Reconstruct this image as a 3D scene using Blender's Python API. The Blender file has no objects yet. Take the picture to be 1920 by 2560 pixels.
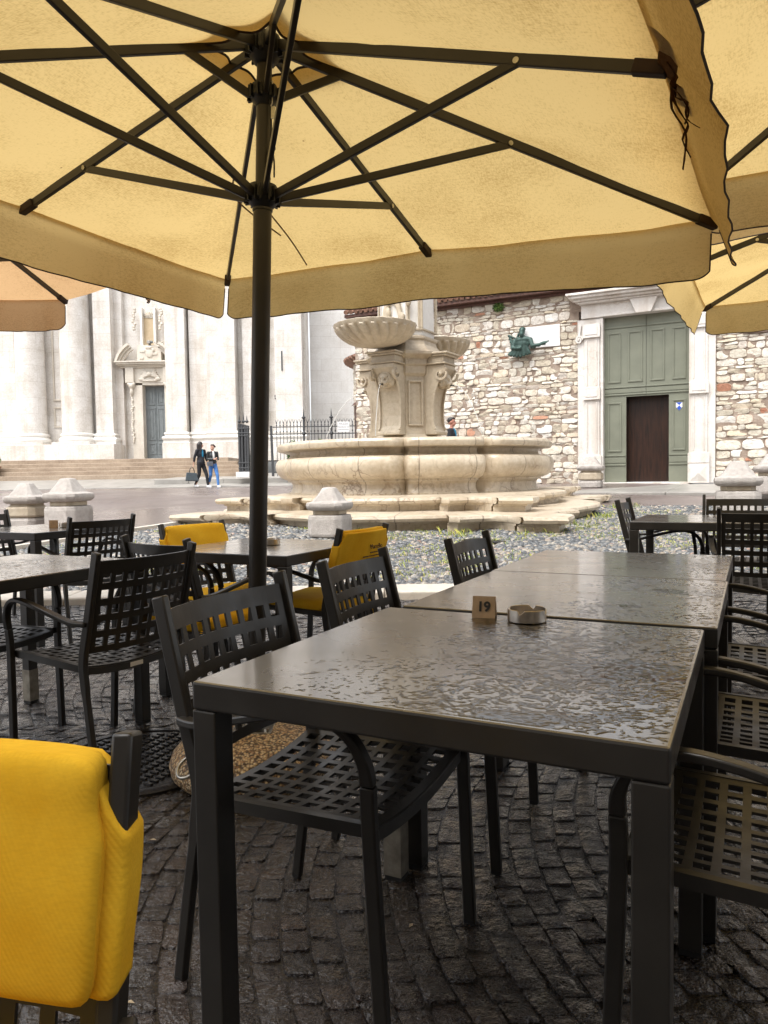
import bpy, bmesh, math, random
import numpy as np
from mathutils import Vector, Matrix

R = math.radians
random.seed(7)
rng = np.random.default_rng(11)
scene = bpy.context.scene
C = scene.collection

# ------------------------------------------------------------------ camera
CAM_H, PITCH, ROLL = 1.105, 0.0488, 0.0158
fw = Vector((0, math.cos(PITCH), -math.sin(PITCH)))
r0 = Vector((1, 0, 0))
u0 = Vector((0, math.sin(PITCH), math.cos(PITCH)))
rt = math.cos(ROLL) * r0 - math.sin(ROLL) * u0
up = math.sin(ROLL) * r0 + math.cos(ROLL) * u0
camd = bpy.data.cameras.new("camera")
cam = bpy.data.objects.new("camera", camd)
C.objects.link(cam)
M = Matrix((rt, up, -fw)).transposed().to_4x4()
M.translation = (0, 0, CAM_H)
cam.matrix_world = M
camd.sensor_fit = 'VERTICAL'
camd.sensor_height = 24.0
camd.lens = 24.0 * 1845 / 2560
camd.clip_start = 0.05
camd.clip_end = 500
scene.camera = cam

# ------------------------------------------------------------------ light
SUN_EL, SUN_AZ = R(62), R(215)          # azimuth clockwise from +Y: behind the camera, to the left
world = bpy.data.worlds.new("World")
scene.world = world
world.use_nodes = True
wn = world.node_tree
for n in list(wn.nodes):
    wn.nodes.remove(n)
sky = wn.nodes.new('ShaderNodeTexSky')
sky.sky_type = 'NISHITA'
sky.sun_disc = False
sky.sun_elevation = SUN_EL
sky.sun_rotation = SUN_AZ
sky.air_density = 1.0
sky.dust_density = 4.0
hs = wn.nodes.new('ShaderNodeHueSaturation')
hs.inputs['Saturation'].default_value = 0.22      # overcast: grey-white sky
bg = wn.nodes.new('ShaderNodeBackground')
bg.inputs['Strength'].default_value = 0.15
wo = wn.nodes.new('ShaderNodeOutputWorld')
wn.links.new(sky.outputs[0], hs.inputs['Color'])
wn.links.new(hs.outputs[0], bg.inputs['Color'])
wn.links.new(bg.outputs[0], wo.inputs['Surface'])
sund = bpy.data.lights.new("sun", 'SUN')
sund.energy = 0.7
sund.angle = R(35)
sund.color = (1.0, 0.96, 0.9)
sun = bpy.data.objects.new("sun", sund)
C.objects.link(sun)
sd = Vector((math.sin(SUN_AZ) * math.cos(SUN_EL), math.cos(SUN_AZ) * math.cos(SUN_EL), math.sin(SUN_EL)))
sun.rotation_euler = sd.to_track_quat('Z', 'Y').to_euler()
sun.location = sd * 30

vs = scene.view_settings
vs.view_transform = 'Standard'
vs.look = 'None'
vs.gamma = 1
vs.exposure = 1.36
vs.use_curve_mapping = False
scene.cycles.max_bounces = 8
scene.cycles.diffuse_bounces = 4
scene.cycles.transmission_bounces = 6
scene.cycles.transparent_max_bounces = 12
scene.cycles.use_denoising = True

# ------------------------------------------------------------------ helpers
def ss(t):
    t = min(1.0, max(0.0, t))
    return t * t * (3 - 2 * t)

def gz(x, y):
    """height of the sloping square at x, y"""
    return .0445 * min(17.4, max(0.0, y - 4.6)) + .06 * ss((x - 1.0) / .8) * ss((y - 2.8)) * (1 - ss((y - 8) / 6))

_perm = np.random.default_rng(5).random((256, 256))
def vnoise(x, y):
    x = np.asarray(x, float); y = np.asarray(y, float)
    xi = np.floor(x).astype(int); yi = np.floor(y).astype(int)
    fx = x - xi; fy = y - yi
    fx = fx * fx * (3 - 2 * fx); fy = fy * fy * (3 - 2 * fy)
    g = lambda a, b: _perm[a & 255, b & 255]
    return (g(xi, yi) * (1 - fx) + g(xi + 1, yi) * fx) * (1 - fy) + (g(xi, yi + 1) * (1 - fx) + g(xi + 1, yi + 1) * fx) * fy

def fbm(x, y, o=3):
    s = 0; a = 1; t = 0
    for k in range(o):
        s = s + a * vnoise(np.asarray(x) * 2 ** k + 17 * k, np.asarray(y) * 2 ** k + 31 * k); t += a; a *= .5
    return s / t

class MB:
    def __init__(s):
        s.v = []; s.f = []
    def add(s, v, f):
        o = len(s.v)
        s.v.extend([tuple(p) for p in v])
        s.f.extend([tuple(i + o for i in q) for q in f])
        return s
    def box(s, x0, x1, y0, y1, z0, z1, m=None):
        v = [(x, y, z) for z in (z0, z1) for y in (y0, y1) for x in (x0, x1)]
        if m is not None:
            v = [tuple(m @ Vector(p)) for p in v]
        return s.add(v, [(0, 2, 3, 1), (4, 5, 7, 6), (0, 1, 5, 4), (2, 6, 7, 3), (0, 4, 6, 2), (1, 3, 7, 5)])
    def sweep(s, path, w, d, lat=(0, 1, 0), cap=True):
        """rectangular bar along path; w across `lat`, d along the normal"""
        lat = Vector(lat); P = [Vector(p) for p in path]; n = len(P); v = []
        for i, p in enumerate(P):
            t = (P[min(i + 1, n - 1)] - P[max(i - 1, 0)]).normalized()
            l = (lat - t * lat.dot(t)).normalized(); k = t.cross(l)
            ww = w[i] if isinstance(w, (list, tuple)) else w
            dd = d[i] if isinstance(d, (list, tuple)) else d
            for a, b in ((-1, -1), (1, -1), (1, 1), (-1, 1)):
                v.append(p + l * a * ww / 2 + k * b * dd / 2)
        f = []
        for i in range(n - 1):
            for k in range(4):
                a = i * 4 + k; b = i * 4 + (k + 1) % 4
                f.append((a, b, b + 4, a + 4))
        if cap:
            f += [(3, 2, 1, 0), tuple((n - 1) * 4 + k for k in range(4))]
        return s.add(v, f)
    def tube(s, path, r, n=8, cap=True):
        P = [Vector(p) for p in path]; m = len(P); v = []
        ref = Vector((0, 0, 1)) if abs((P[-1] - P[0]).normalized().z) < .9 else Vector((1, 0, 0))
        for i, p in enumerate(P):
            t = (P[min(i + 1, m - 1)] - P[max(i - 1, 0)]).normalized()
            a = t.cross(ref).normalized(); b = t.cross(a)
            rr = r[i] if isinstance(r, (list, tuple)) else r
            for k in range(n):
                q = 2 * math.pi * k / n
                v.append(p + a * math.cos(q) * rr + b * math.sin(q) * rr)
        f = [(i * n + k, i * n + (k + 1) % n, (i + 1) * n + (k + 1) % n, (i + 1) * n + k) for i in range(m - 1) for k in range(n)]
        if cap:
            f += [tuple(range(n))[::-1], tuple((m - 1) * n + k for k in range(n))]
        return s.add(v, f)
    def lathe(s, prof, n=24, cx=0, cy=0, mod=None, cap=True):
        v = []
        for j, (r, z) in enumerate(prof):
            for k in range(n):
                a = 2 * math.pi * k / n
                rr = r * (mod(a, j / max(1, len(prof) - 1)) if mod else 1)
                v.append((cx + rr * math.cos(a), cy + rr * math.sin(a), z))
        m = len(prof)
        f = [(j * n + k, j * n + (k + 1) % n, (j + 1) * n + (k + 1) % n, (j + 1) * n + k) for j in range(m - 1) for k in range(n)]
        if cap:
            f += [tuple(range(n))[::-1], tuple((m - 1) * n + k for k in range(n))]
        return s.add(v, f)
    def loft(s, rings, cap=True):
        n = len(rings[0]); m = len(rings)
        v = [p for r in rings for p in r]
        f = [(j * n + k, j * n + (k + 1) % n, (j + 1) * n + (k + 1) % n, (j + 1) * n + k) for j in range(m - 1) for k in range(n)]
        if cap:
            f += [tuple(range(n))[::-1], tuple((m - 1) * n + k for k in range(n))]
        return s.add(v, f)
    def prism(s, poly, a, b, fn):
        """poly in 2-D extruded from a to b; fn(p, q, h) -> xyz"""
        n = len(poly)
        v = [fn(p, q, a) for p, q in poly] + [fn(p, q, b) for p, q in poly]
        f = [(k, (k + 1) % n, n + (k + 1) % n, n + k) for k in range(n)]
        f += [tuple(range(n))[::-1], tuple(n + k for k in range(n))]
        return s.add(v, f)
    def grid(s, nx, ny, fn):
        v = [fn(i / nx, j / ny) for j in range(ny + 1) for i in range(nx + 1)]
        f = [(j * (nx + 1) + i, j * (nx + 1) + i + 1, (j + 1) * (nx + 1) + i + 1, (j + 1) * (nx + 1) + i) for j in range(ny) for i in range(nx)]
        return s.add(v, f)
    def ell(s, c, r, n=12, m=8, rot=None):
        v = []; c = Vector(c)
        for j in range(m + 1):
            ph = math.pi * j / m
            for k in range(n):
                a = 2 * math.pi * k / n
                p = Vector((r[0] * math.sin(ph) * math.cos(a), r[1] * math.sin(ph) * math.sin(a), r[2] * math.cos(ph)))
                if rot is not None:
                    p = rot @ p
                v.append(c + p)
        f = [(j * n + k, (j + 1) * n + k, (j + 1) * n + (k + 1) % n, j * n + (k + 1) % n) for j in range(m) for k in range(n)]
        return s.add(v, f)
    def caps(s, a, b, ra, rb, n=10):
        """tapered capsule"""
        a = Vector(a); b = Vector(b)
        s.ell(a, (ra,) * 3, n, 6); s.ell(b, (rb,) * 3, n, 6)
        return s.tube([a, b], [ra, rb], n)
    def rbox(s, fn, nx=8, ny=8, nz=4, k=6):
        """rounded box: fn maps (-1..1)^3 to space"""
        def rd(p):
            q = [math.copysign(abs(c), c) for c in p]
            m = max(abs(c) for c in q)
            l = (sum(abs(c) ** k for c in q)) ** (1 / k)
            return [c / l * m for c in q] if l else q
        for ax, sgn in ((0, -1), (0, 1), (1, -1), (1, 1), (2, -1), (2, 1)):
            a, b = [i for i in range(3) if i != ax]
            N = (nx, ny, nz)
            def g(i, j, ax=ax, sgn=sgn, a=a, b=b):
                p = [0, 0, 0]; p[ax] = sgn; p[a] = 2 * i - 1; p[b] = 2 * j - 1
                return fn(*rd(p))
            flip = (sgn > 0) ^ (ax == 1)
            o = len(s.f)
            s.grid(N[a], N[b], g)
            if not flip:
                s.f[o:] = [q[::-1] for q in s.f[o:]]
        return s
    def build(s, name, mat, parent=None, smooth=None, bevel=0, merge=False, bseg=2):
        me = bpy.data.meshes.new(name)
        me.from_pydata([tuple(p) for p in s.v], [], s.f)
        if merge:
            bm = bmesh.new(); bm.from_mesh(me)
            bmesh.ops.remove_doubles(bm, verts=bm.verts, dist=1e-5)
            bmesh.ops.recalc_face_normals(bm, faces=bm.faces)
            bm.to_mesh(me); bm.free()
        me.materials.append(mat)
        o = bpy.data.objects.new(name, me)
        C.objects.link(o)
        if parent is not None:
            o.parent = parent
        if smooth is not None:
            me.polygons.foreach_set('use_smooth', [True] * len(me.polygons))
            if smooth > 0:
                me.set_sharp_from_angle(angle=R(smooth))
        if bevel:
            b = o.modifiers.new('bevel', 'BEVEL'); b.width = bevel; b.segments = bseg; b.limit_method = 'ANGLE'; b.angle_limit = R(35)
            b.harden_normals = False
        return o
    def remesh(s, name, mat, parent, vox, it=4):
        o = s.build(name, mat, parent, smooth=0)
        m = o.modifiers.new('remesh', 'REMESH'); m.mode = 'VOXEL'; m.voxel_size = vox; m.use_smooth_shade = True
        k = o.modifiers.new('smooth', 'SMOOTH'); k.factor = .5; k.iterations = it
        return o

def thing(name, label, cat, loc=(0, 0, 0), rz=0.0, group=None):
    o = bpy.data.objects.new(name, None)
    C.objects.link(o)
    o.empty_display_size = .2
    o.location = loc
    o.rotation_euler = (0, 0, rz)
    o['label'] = label; o['category'] = cat
    if group:
        o['group'] = group
    return o

def tag(o, label, cat, group=None):
    o['label'] = label; o['category'] = cat
    if group:
        o['group'] = group
    return o

def struct(o, kind='structure'):
    o['kind'] = kind
    return o

def copy_tree(o, parent=None):
    c = o.copy(); C.objects.link(c); c.parent = parent
    for ch in [k for k in bpy.data.objects if k.parent == o]:
        copy_tree(ch, c)
    return c

def spline(pts, n=6):
    P = [Vector(p) for p in pts]; out = []
    for i in range(len(P) - 1):
        p0 = P[max(i - 1, 0)]; p1 = P[i]; p2 = P[i + 1]; p3 = P[min(i + 2, len(P) - 1)]
        for k in range(n):
            t = k / n
            out.append(.5 * ((2 * p1) + (p2 - p0) * t + (2 * p0 - 5 * p1 + 4 * p2 - p3) * t * t + (3 * p1 - p0 - 3 * p2 + p3) * t ** 3))
    out.append(P[-1])
    return out

def text_mesh(name, s, size, mat, parent, mtx, ext=.001, align='CENTER', bold=0.0):
    cu = bpy.data.curves.new(name, 'FONT')
    cu.body = s; cu.size = size; cu.extrude = ext; cu.align_x = align; cu.align_y = 'CENTER'; cu.offset = size * bold
    tmp = bpy.data.objects.new(name + '_tmp', cu)
    C.objects.link(tmp)
    bpy.context.view_layer.update()
    me = bpy.data.meshes.new_from_object(tmp.evaluated_get(bpy.context.evaluated_depsgraph_get()))
    bpy.data.objects.remove(tmp)
    bpy.data.curves.remove(cu)
    me.materials.clear(); me.materials.append(mat)
    o = bpy.data.objects.new(name, me); C.objects.link(o)
    o.parent = parent
    o.matrix_local = mtx
    return o

# ------------------------------------------------------------------ materials
class NT:
    def __init__(s, name):
        s.m = bpy.data.materials.new(name); s.m.use_nodes = True
        s.t = s.m.node_tree
        s.b = s.t.nodes['Principled BSDF']; s.out = s.t.nodes['Material Output']
        s._co = None
    def n(s, typ, **kw):
        k = s.t.nodes.new(typ)
        for a, b in kw.items():
            if a.startswith('i_'):
                nm = a[2:].replace('_', ' ')
                k.inputs[nm].default_value = b
            else:
                setattr(k, a, b)
        return k
    def l(s, a, b):
        s.t.links.new(a, b)
    @property
    def co(s):
        if s._co is None:
            s._co = s.n('ShaderNodeTexCoord')
        return s._co
    def obj(s, scale=(1, 1, 1)):
        mp = s.n('ShaderNodeMapping'); mp.inputs['Scale'].default_value = scale
        s.l(s.co.outputs['Object'], mp.inputs['Vector'])
        return mp.outputs['Vector']
    def noise(s, sc, det=4, vec=None, rough=.55):
        k = s.n('ShaderNodeTexNoise'); k.inputs['Scale'].default_value = sc; k.inputs['Detail'].default_value = det
        k.inputs['Roughness'].default_value = rough
        s.l(vec if vec is not None else s.co.outputs['Object'], k.inputs['Vector'])
        return k.outputs['Fac']
    def ramp(s, fac, stops):
        k = s.n('ShaderNodeValToRGB')
        el = k.color_ramp.elements
        while len(el) < len(stops):
            el.new(.5)
        for e, (p, c) in zip(el, stops):
            e.position = p; e.color = (*c, 1) if len(c) == 3 else c
        s.l(fac, k.inputs['Fac'])
        return k.outputs['Color']
    def mix(s, fac, a, b, mode='MIX'):
        k = s.n('ShaderNodeMix', data_type='RGBA', blend_type=mode)
        for src, idx in ((fac, 0), (a, 6), (b, 7)):
            if isinstance(src, (int, float)):
                k.inputs[idx].default_value = src
            elif isinstance(src, tuple):
                k.inputs[idx].default_value = (*src, 1)
            else:
                s.l(src, k.inputs[idx])
        return k.outputs[2]
    def math(s, op, a, b=0.0):
        k = s.n('ShaderNodeMath', operation=op)
        for src, idx in ((a, 0), (b, 1)):
            if isinstance(src, (int, float)):
                k.inputs[idx].default_value = src
            else:
                s.l(src, k.inputs[idx])
        return k.outputs[0]
    def set(s, **kw):
        for a, b in kw.items():
            nm = {'color': 'Base Color', 'rough': 'Roughness', 'metal': 'Metallic', 'spec': 'Specular IOR Level', 'coat': 'Coat Weight', 'coatr': 'Coat Roughness', 'normal': 'Normal', 'trans': 'Transmission Weight', 'alpha': 'Alpha', 'emit': 'Emission Color', 'sheen': 'Sheen Weight'}[a]
            if isinstance(b, (int, float)):
                s.b.inputs[nm].default_value = b
            elif isinstance(b, tuple):
                s.b.inputs[nm].default_value = (*b, 1)
            else:
                s.l(b, s.b.inputs[nm])
        return s
    def bump(s, h, st=.3, dist=.01, prev=None):
        k = s.n('ShaderNodeBump'); k.inputs['Strength'].default_value = st; k.inputs['Distance'].default_value = dist
        s.l(h, k.inputs['Height'])
        if prev is not None:
            s.l(prev, k.inputs['Normal'])
        return k.outputs['Normal']

def simple(name, col, rough=.5, var=.15, sc=6.0, bump=.1, bsc=60., bd=.003, **kw):
    t = NT(name)
    f = t.noise(sc, 5)
    dk = tuple(c * (1 - var) for c in col); lt = tuple(min(1, c * (1 + var)) for c in col)
    t.set(color=t.ramp(f, [(.3, dk), (.7, lt)]), rough=rough, **kw)
    if bump:
        t.set(normal=t.bump(t.noise(bsc, 3), bump, bd))
    return t.m

MT = {}
# powder-coated dark aluminium, damp
t = NT('dark_metal')
f = t.noise(9, 4)
t.set(color=t.ramp(f, [(.3, (.019, .0168, .0142)), (.7, (.028, .0248, .021))]), rough=t.ramp(t.noise(14, 3), [(.35, (.28,) * 3), (.7, (.42,) * 3)]), spec=.5)
t.set(normal=t.bump(t.noise(900, 2), .08, .0006))
MT['metal'] = t.m
t = NT('umbrella_metal')
t.set(color=t.ramp(t.noise(8, 4), [(.3, (.018, .015, .011)), (.7, (.028, .023, .017))]), rough=.4)
t.set(normal=t.bump(t.noise(600, 2), .06, .0006))
MT['um'] = t.m
# scuffed pale leg ends
MT['scuff'] = simple('bare_aluminium', (.30, .27, .22), .4, .3, 30, .1, metal=.6)
# table top, damp film; warm canopy reflection put into the base colour
t = NT('table_top')
f = t.noise(5, 5)
t.set(color=t.ramp(f, [(.3, (.066, .055, .038)), (.7, (.086, .072, .050))]), rough=t.ramp(t.noise(4, 4), [(.3, (.22,) * 3), (.7, (.34,) * 3)]), spec=.9)
t.set(normal=t.bump(t.noise(700, 2), .05, .0005), coat=.8, coatr=.10)
MT['top'] = t.m
# rain water beads: clear, only reflects
t = NT('rain_water')
t.set(color=(.9, .9, .88), rough=.02, trans=1.0)
t.b.inputs['IOR'].default_value = 1.33
MT['water'] = t.m
t = NT('fountain_water')
t.set(color=(.95, .97, .97), rough=.05, trans=.6)
t.b.inputs['IOR'].default_value = 1.2
MT['jet'] = t.m

def fabric(name, dif, tr, f=.62, wv=520., spots=True):
    t = NT(name)
    t.t.nodes.remove(t.b)
    d = t.n('ShaderNodeBsdfDiffuse'); tl = t.n('ShaderNodeBsdfTranslucent'); mx = t.n('ShaderNodeMixShader')
    mx.inputs[0].default_value = f
    n1 = t.noise(wv * .35, 4, t.obj((1, .25, 1))); n2 = t.noise(2.2, 5); n3 = t.noise(wv * .3, 3, t.obj((.25, 1, 1)))
    fac = t.math('ADD', t.math('MULTIPLY', n1, .35), t.math('ADD', t.math('MULTIPLY', n3, .25), t.math('MULTIPLY', n2, .4)))
    v = t.ramp(fac, [(.36, (.70, .65, .56)), (.52, (1, 1, 1)), (.72, (1.0, 1.0, 1.0))])
    cd = t.mix(1.0, dif, v, 'MULTIPLY'); ct = t.mix(1.0, tr, v, 'MULTIPLY')
    if spots:
        vo = t.n('ShaderNodeTexVoronoi'); vo.inputs['Scale'].default_value = 5.0
        t.l(t.co.outputs['Object'], vo.inputs['Vector'])
        sp = t.ramp(vo.outputs['Distance'], [(.012, (1, 1, 1)), (.03, (0, 0, 0))])
        cd = t.mix(sp, cd, (.2, .13, .06)); ct = t.mix(sp, ct, (.25, .14, .05))
    t.l(cd, d.inputs['Color']); t.l(ct, tl.inputs['Color'])
    nb = t.bump(t.noise(wv, 2), .15, .001)
    t.l(nb, d.inputs['Normal'])
    t.l(d.outputs[0], mx.inputs[1]); t.l(tl.outputs[0], mx.inputs[2]); t.l(mx.outputs[0], t.out.inputs['Surface'])
    return t.m
MT['canvas'] = fabric('ecru_canvas', (.66, .51, .275), (.61, .44, .18), .66)
MT['canvas_pink'] = fabric('faded_orange_canvas', (.64, .45, .28), (.60, .38, .19))
MT['piping'] = simple('brown_piping', (.035, .02, .014), .8, .2, 20, .1)
MT['burnt'] = fabric('charred_cloth', (.11, .065, .035), (.10, .05, .02), .3, 300, False)
MT['cord'] = simple('brown_cord', (.18, .10, .05), .9)
# yellow slip covers
t = NT('yellow_cloth')
wv = t.n('ShaderNodeTexWave', wave_type='BANDS', bands_direction='DIAGONAL'); wv.inputs['Scale'].default_value = 95
t.l(t.co.outputs['Object'], wv.inputs['Vector'])
c0 = t.ramp(t.noise(6, 6, None, .65), [(.3, (.76, .41, .018)), (.72, (.88, .56, .045))])
c0 = t.mix(t.ramp(t.noise(380, 2, t.obj((1, .25, 1))), [(.35, (.0,) * 3), (.7, (.35,) * 3)]), c0, (.62, .33, .02))
t.set(color=c0, rough=.95, spec=.15)
t.set(normal=t.bump(t.noise(5, 5), .14, .012, t.bump(wv.outputs['Fac'], .22, .0010)))
MT['yellow'] = t.m
MT['ink'] = simple('dark_print', (.10, .05, .01), .8, .1)
MT['card'] = simple('kraft_card', (.42, .30, .19), .8, .15, 40)
MT['black'] = simple('black_plastic', (.012, .012, .012), .5, .1)
MT['ash'] = simple('brushed_steel', (.55, .50, .44), .32, .2, 30, .05, metal=1.0)
MT['steel'] = simple('worn_steel', (.45, .43, .38), .3, .3, 30, .1, metal=1.0)
MT['iron'] = simple('black_iron', (.05, .052, .055), .5, .25, 30)
MT['wetiron'] = simple('wet_cast_iron', (.018, .016, .015), .2, .3, 30, .4, 120, .004)

# aggregate parasol base
t = NT('washed_aggregate')
vo = t.n('ShaderNodeTexVoronoi'); vo.inputs['Scale'].default_value = 105
t.l(t.co.outputs['Object'], vo.inputs['Vector'])
sp = t.n('ShaderNodeSeparateColor'); t.l(vo.outputs['Color'], sp.inputs[0])
col = t.ramp(sp.outputs[0], [(.05, (.08, .045, .025)), (.18, (.40, .22, .10)), (.5, (.66, .45, .22)), (.9, (.76, .60, .38))])
t.set(color=t.mix(t.ramp(vo.outputs['Distance'], [(.35, (0, 0, 0)), (.75, (1, 1, 1))]), col, (.10, .06, .03)), rough=.45)
t.set(normal=t.bump(t.math('MULTIPLY', vo.outputs['Distance'], -1.0), .9, .006))
MT['agg'] = t.m

# porphyry setts, wet: each sett its own tone
t = NT('wet_porphyry_setts')
ge = t.n('ShaderNodeNewGeometry')
base = t.ramp(ge.outputs['Random Per Island'], [(0, (.011, .0062, .0036)), (.35, (.019, .0103, .006)), (.65, (.030, .0145, .0082)), (.85, (.022, .015, .0105)), (1, (.044, .025, .016))])
base = t.mix(t.noise(30, 5), base, t.mix(1.0, base, (.45, .42, .4), 'MULTIPLY'))
t.set(color=base, rough=t.ramp(t.noise(3.5, 4), [(.38, (.03,) * 3), (.66, (.16,) * 3)]), spec=.5)
t.set(normal=t.bump(t.noise(34, 4, None, .6), 1.0, .024, t.bump(t.noise(130, 3), .6, .005)))
# a film of rain over the stones
t.b.inputs['Coat Weight'].default_value = 1.0
t.b.inputs['Coat IOR'].default_value = 1.36
t.l(t.ramp(t.noise(5, 4), [(.40, (.02,) * 3), (.64, (.10,) * 3)]), t.b.inputs['Coat Roughness'])
t.l(t.bump(t.noise(42, 3, None, .6), 1.0, .020, t.bump(t.noise(150, 2), .7, .005)), t.b.inputs['Coat Normal'])
MT['sett'] = t.m
t = NT('wet_joint_sand')
t.set(color=t.ramp(t.noise(40, 4), [(.3, (.010, .008, .006)), (.7, (.03, .024, .019))]), rough=t.ramp(t.noise(5, 4), [(.5, (.03,) * 3), (.7, (.3,) * 3)]))
t.set(normal=t.bump(t.noise(75, 4), .7, .010))
MT['joint'] = t.m
# road
t = NT('brown_porphyry_road')
br = t.n('ShaderNodeTexBrick'); br.inputs['Scale'].default_value = 1.0
br.inputs['Brick Width'].default_value = .11; br.inputs['Row Height'].default_value = .1; br.inputs['Mortar Size'].default_value = .012; br.inputs['Bias'].default_value = -.1
br.inputs['Color1'].default_value = (.185, .135, .118, 1); br.inputs['Color2'].default_value = (.145, .115, .105, 1); br.inputs['Mortar'].default_value = (.09, .075, .068, 1)
mp = t.n('ShaderNodeMapping'); mp.inputs['Rotation'].default_value = (0, 0, R(33)); t.l(t.co.outputs['Object'], mp.inputs['Vector']); t.l(mp.outputs[0], br.inputs['Vector'])
t.set(color=t.mix(t.ramp(t.noise(.5, 5), [(.35, (0, 0, 0)), (.7, (.75, .75, .75))]), br.outputs['Color'], (.21, .175, .16)), rough=t.ramp(t.noise(.35, 4), [(.4, (.22,) * 3), (.62, (.5,) * 3)]))
t.set(normal=t.bump(t.math('SUBTRACT', t.math('MULTIPLY', t.noise(12, 4), .6), br.outputs['Fac']), .5, .012))
MT['road'] = t.m
MT['sand'] = simple('pebble_bed', (.075, .07, .06), .6, .4, 12, .5, 60, .01)
t = NT('river_pebbles')
ge = t.n('ShaderNodeNewGeometry')
t.set(color=t.ramp(ge.outputs['Random Per Island'], [(0, (.052, .056, .060)), (.3, (.092, .098, .102)), (.55, (.138, .143, .142)), (.72, (.21, .205, .19)), (.86, (.28, .235, .18)), (.95, (.36, .33, .28)), (1, (.26, .17, .13))]), rough=.26)
t.set(normal=t.bump(t.noise(90, 3), .15, .003))
MT['pebble'] = t.m
t = NT('grass')
ge = t.n('ShaderNodeNewGeometry')
t.set(color=t.ramp(ge.outputs['Random Per Island'], [(0, (.14, .22, .04)), (.5, (.33, .38, .06)), (1, (.55, .50, .11))]), rough=.6)
MT['grass'] = t.m
t = NT('leaves')
ge = t.n('ShaderNodeNewGeometry')
t.set(color=t.ramp(ge.outputs['Random Per Island'], [(0, (.04, .09, .02)), (.6, (.09, .17, .03)), (1, (.2, .26, .06))]), rough=.5)
MT['leaf'] = t.m
MT['bark'] = simple('bark', (.08, .06, .04), .9)
MT['dryleaf'] = simple('dry_leaf', (.45, .36, .24), .8)

def stone(name, c_lo, c_hi, vein=(.3, .25, .2), vs_=3.0, amt=.5, rough=.5, joint=None, streak=0, bump=.25, bsc=30, ring=0):
    t = NT(name)
    n1 = t.noise(1.3, 6); n2 = t.noise(14, 5)
    col = t.ramp(t.math('ADD', t.math('MULTIPLY', n1, .6), t.math('MULTIPLY', n2, .4)), [(.34, c_lo), (.62, c_hi)])
    # veins
    w = t.n('ShaderNodeTexVoronoi', feature='DISTANCE_TO_EDGE'); w.inputs['Scale'].default_value = vs_
    nz = t.n('ShaderNodeTexNoise'); nz.inputs['Scale'].default_value = 2.5; nz.inputs['Detail'].default_value = 5
    t.l(t.co.outputs['Object'], nz.inputs['Vector'])
    ad = t.n('ShaderNodeVectorMath', operation='ADD'); sc = t.n('ShaderNodeVectorMath', operation='SCALE'); sc.inputs['Scale'].default_value = .8
    t.l(nz.outputs['Color'], sc.inputs[0]); t.l(sc.outputs[0], ad.inputs[0]); t.l(t.co.outputs['Object'], ad.inputs[1]); t.l(ad.outputs[0], w.inputs['Vector'])
    vm = t.math('MULTIPLY', t.ramp(w.outputs['Distance'], [(.0, (1, 1, 1)), (.045, (0, 0, 0))]), t.ramp(t.noise(1.1, 3), [(.45, (0, 0, 0)), (.65, (amt,) * 3)]))
    col = t.mix(vm, col, vein)
    if streak:
        st = t.noise(1.0, 6, t.obj((2.2, 2.2, .12)))
        col = t.mix(t.ramp(st, [(.5, (0, 0, 0)), (.72, (streak,) * 3)]), col, tuple(a * b for a, b in zip(c_lo, (.72, .62, .52))))
    if ring:
        cx = t.n('ShaderNodeSeparateXYZ'); t.l(t.co.outputs['Object'], cx.inputs[0])
        an = t.math('ADD', t.math('MULTIPLY', t.math('ARCTAN2', cx.outputs[1], cx.outputs[0]), ring / (2 * math.pi)), .13)
        fr = t.math('ABSOLUTE', t.math('SUBTRACT', t.math('FRACT', an), .5))
        col = t.mix(t.ramp(fr, [(.004, (.8,) * 3), (.012, (0, 0, 0))]), col, (.16, .12, .085))
        st = t.noise(1.0, 7, t.obj((5.5, 5.5, .35)), .7)
        col = t.mix(t.ramp(st, [(.60, (0, 0, 0)), (.70, (.75,) * 3)]), col, (.13, .098, .066))
    if joint:
        br = t.n('ShaderNodeTexBrick'); br.inputs['Scale'].default_value = 1.0
        br.inputs['Brick Width'].default_value = joint[0]; br.inputs['Row Height'].default_value = joint[1]; br.inputs['Mortar Size'].default_value = .008; br.inputs['Mortar Smooth'].default_value = .4
        br.inputs['Color1'].default_value = (1, 1, 1, 1); br.inputs['Color2'].default_value = (.96, .95, .94, 1); br.inputs['Mortar'].default_value = (.74, .71, .68, 1)
        cx = t.n('ShaderNodeSeparateXYZ'); cb = t.n('ShaderNodeCombineXYZ'); t.l(t.co.outputs['Object'], cx.inputs[0])
        t.l(t.math('ADD', cx.outputs[0], t.math('MULTIPLY', cx.outputs[1], .7)), cb.inputs[0]); t.l(cx.outputs[2], cb.inputs[1]); t.l(cb.outputs[0], br.inputs['Vector'])
        col = t.mix(1.0, col, br.outputs['Color'], 'MULTIPLY')
    t.set(color=col, rough=rough)
    t.set(normal=t.bump(t.noise(bsc, 5), bump, .01))
    return t.m
MT['fount'] = stone('cream_limestone', (.42, .34, .235), (.63, .55, .43), (.22, .15, .10), 2.2, .9, .30, None, .5, .45, 22, 17)
MT['fount_dark'] = stone('weathered_limestone', (.36, .30, .22), (.52, .45, .34), (.20, .16, .12), 4, .5, .5, None, .5)
MT['fount_white'] = stone('white_marble_shaft', (.62, .59, .54), (.74, .72, .68), (.42, .36, .3), 3, .4, .45)
MT['marble'] = stone('botticino_marble', (.53, .485, .425), (.75, .73, .70), (.45, .39, .33), 1.2, .35, .55, (1.6, .82), .55)
MT['marble_plain'] = stone('portal_marble', (.50, .455, .385), (.65, .60, .52), (.36, .30, .24), 3, .4, .55, None, .4)
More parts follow.
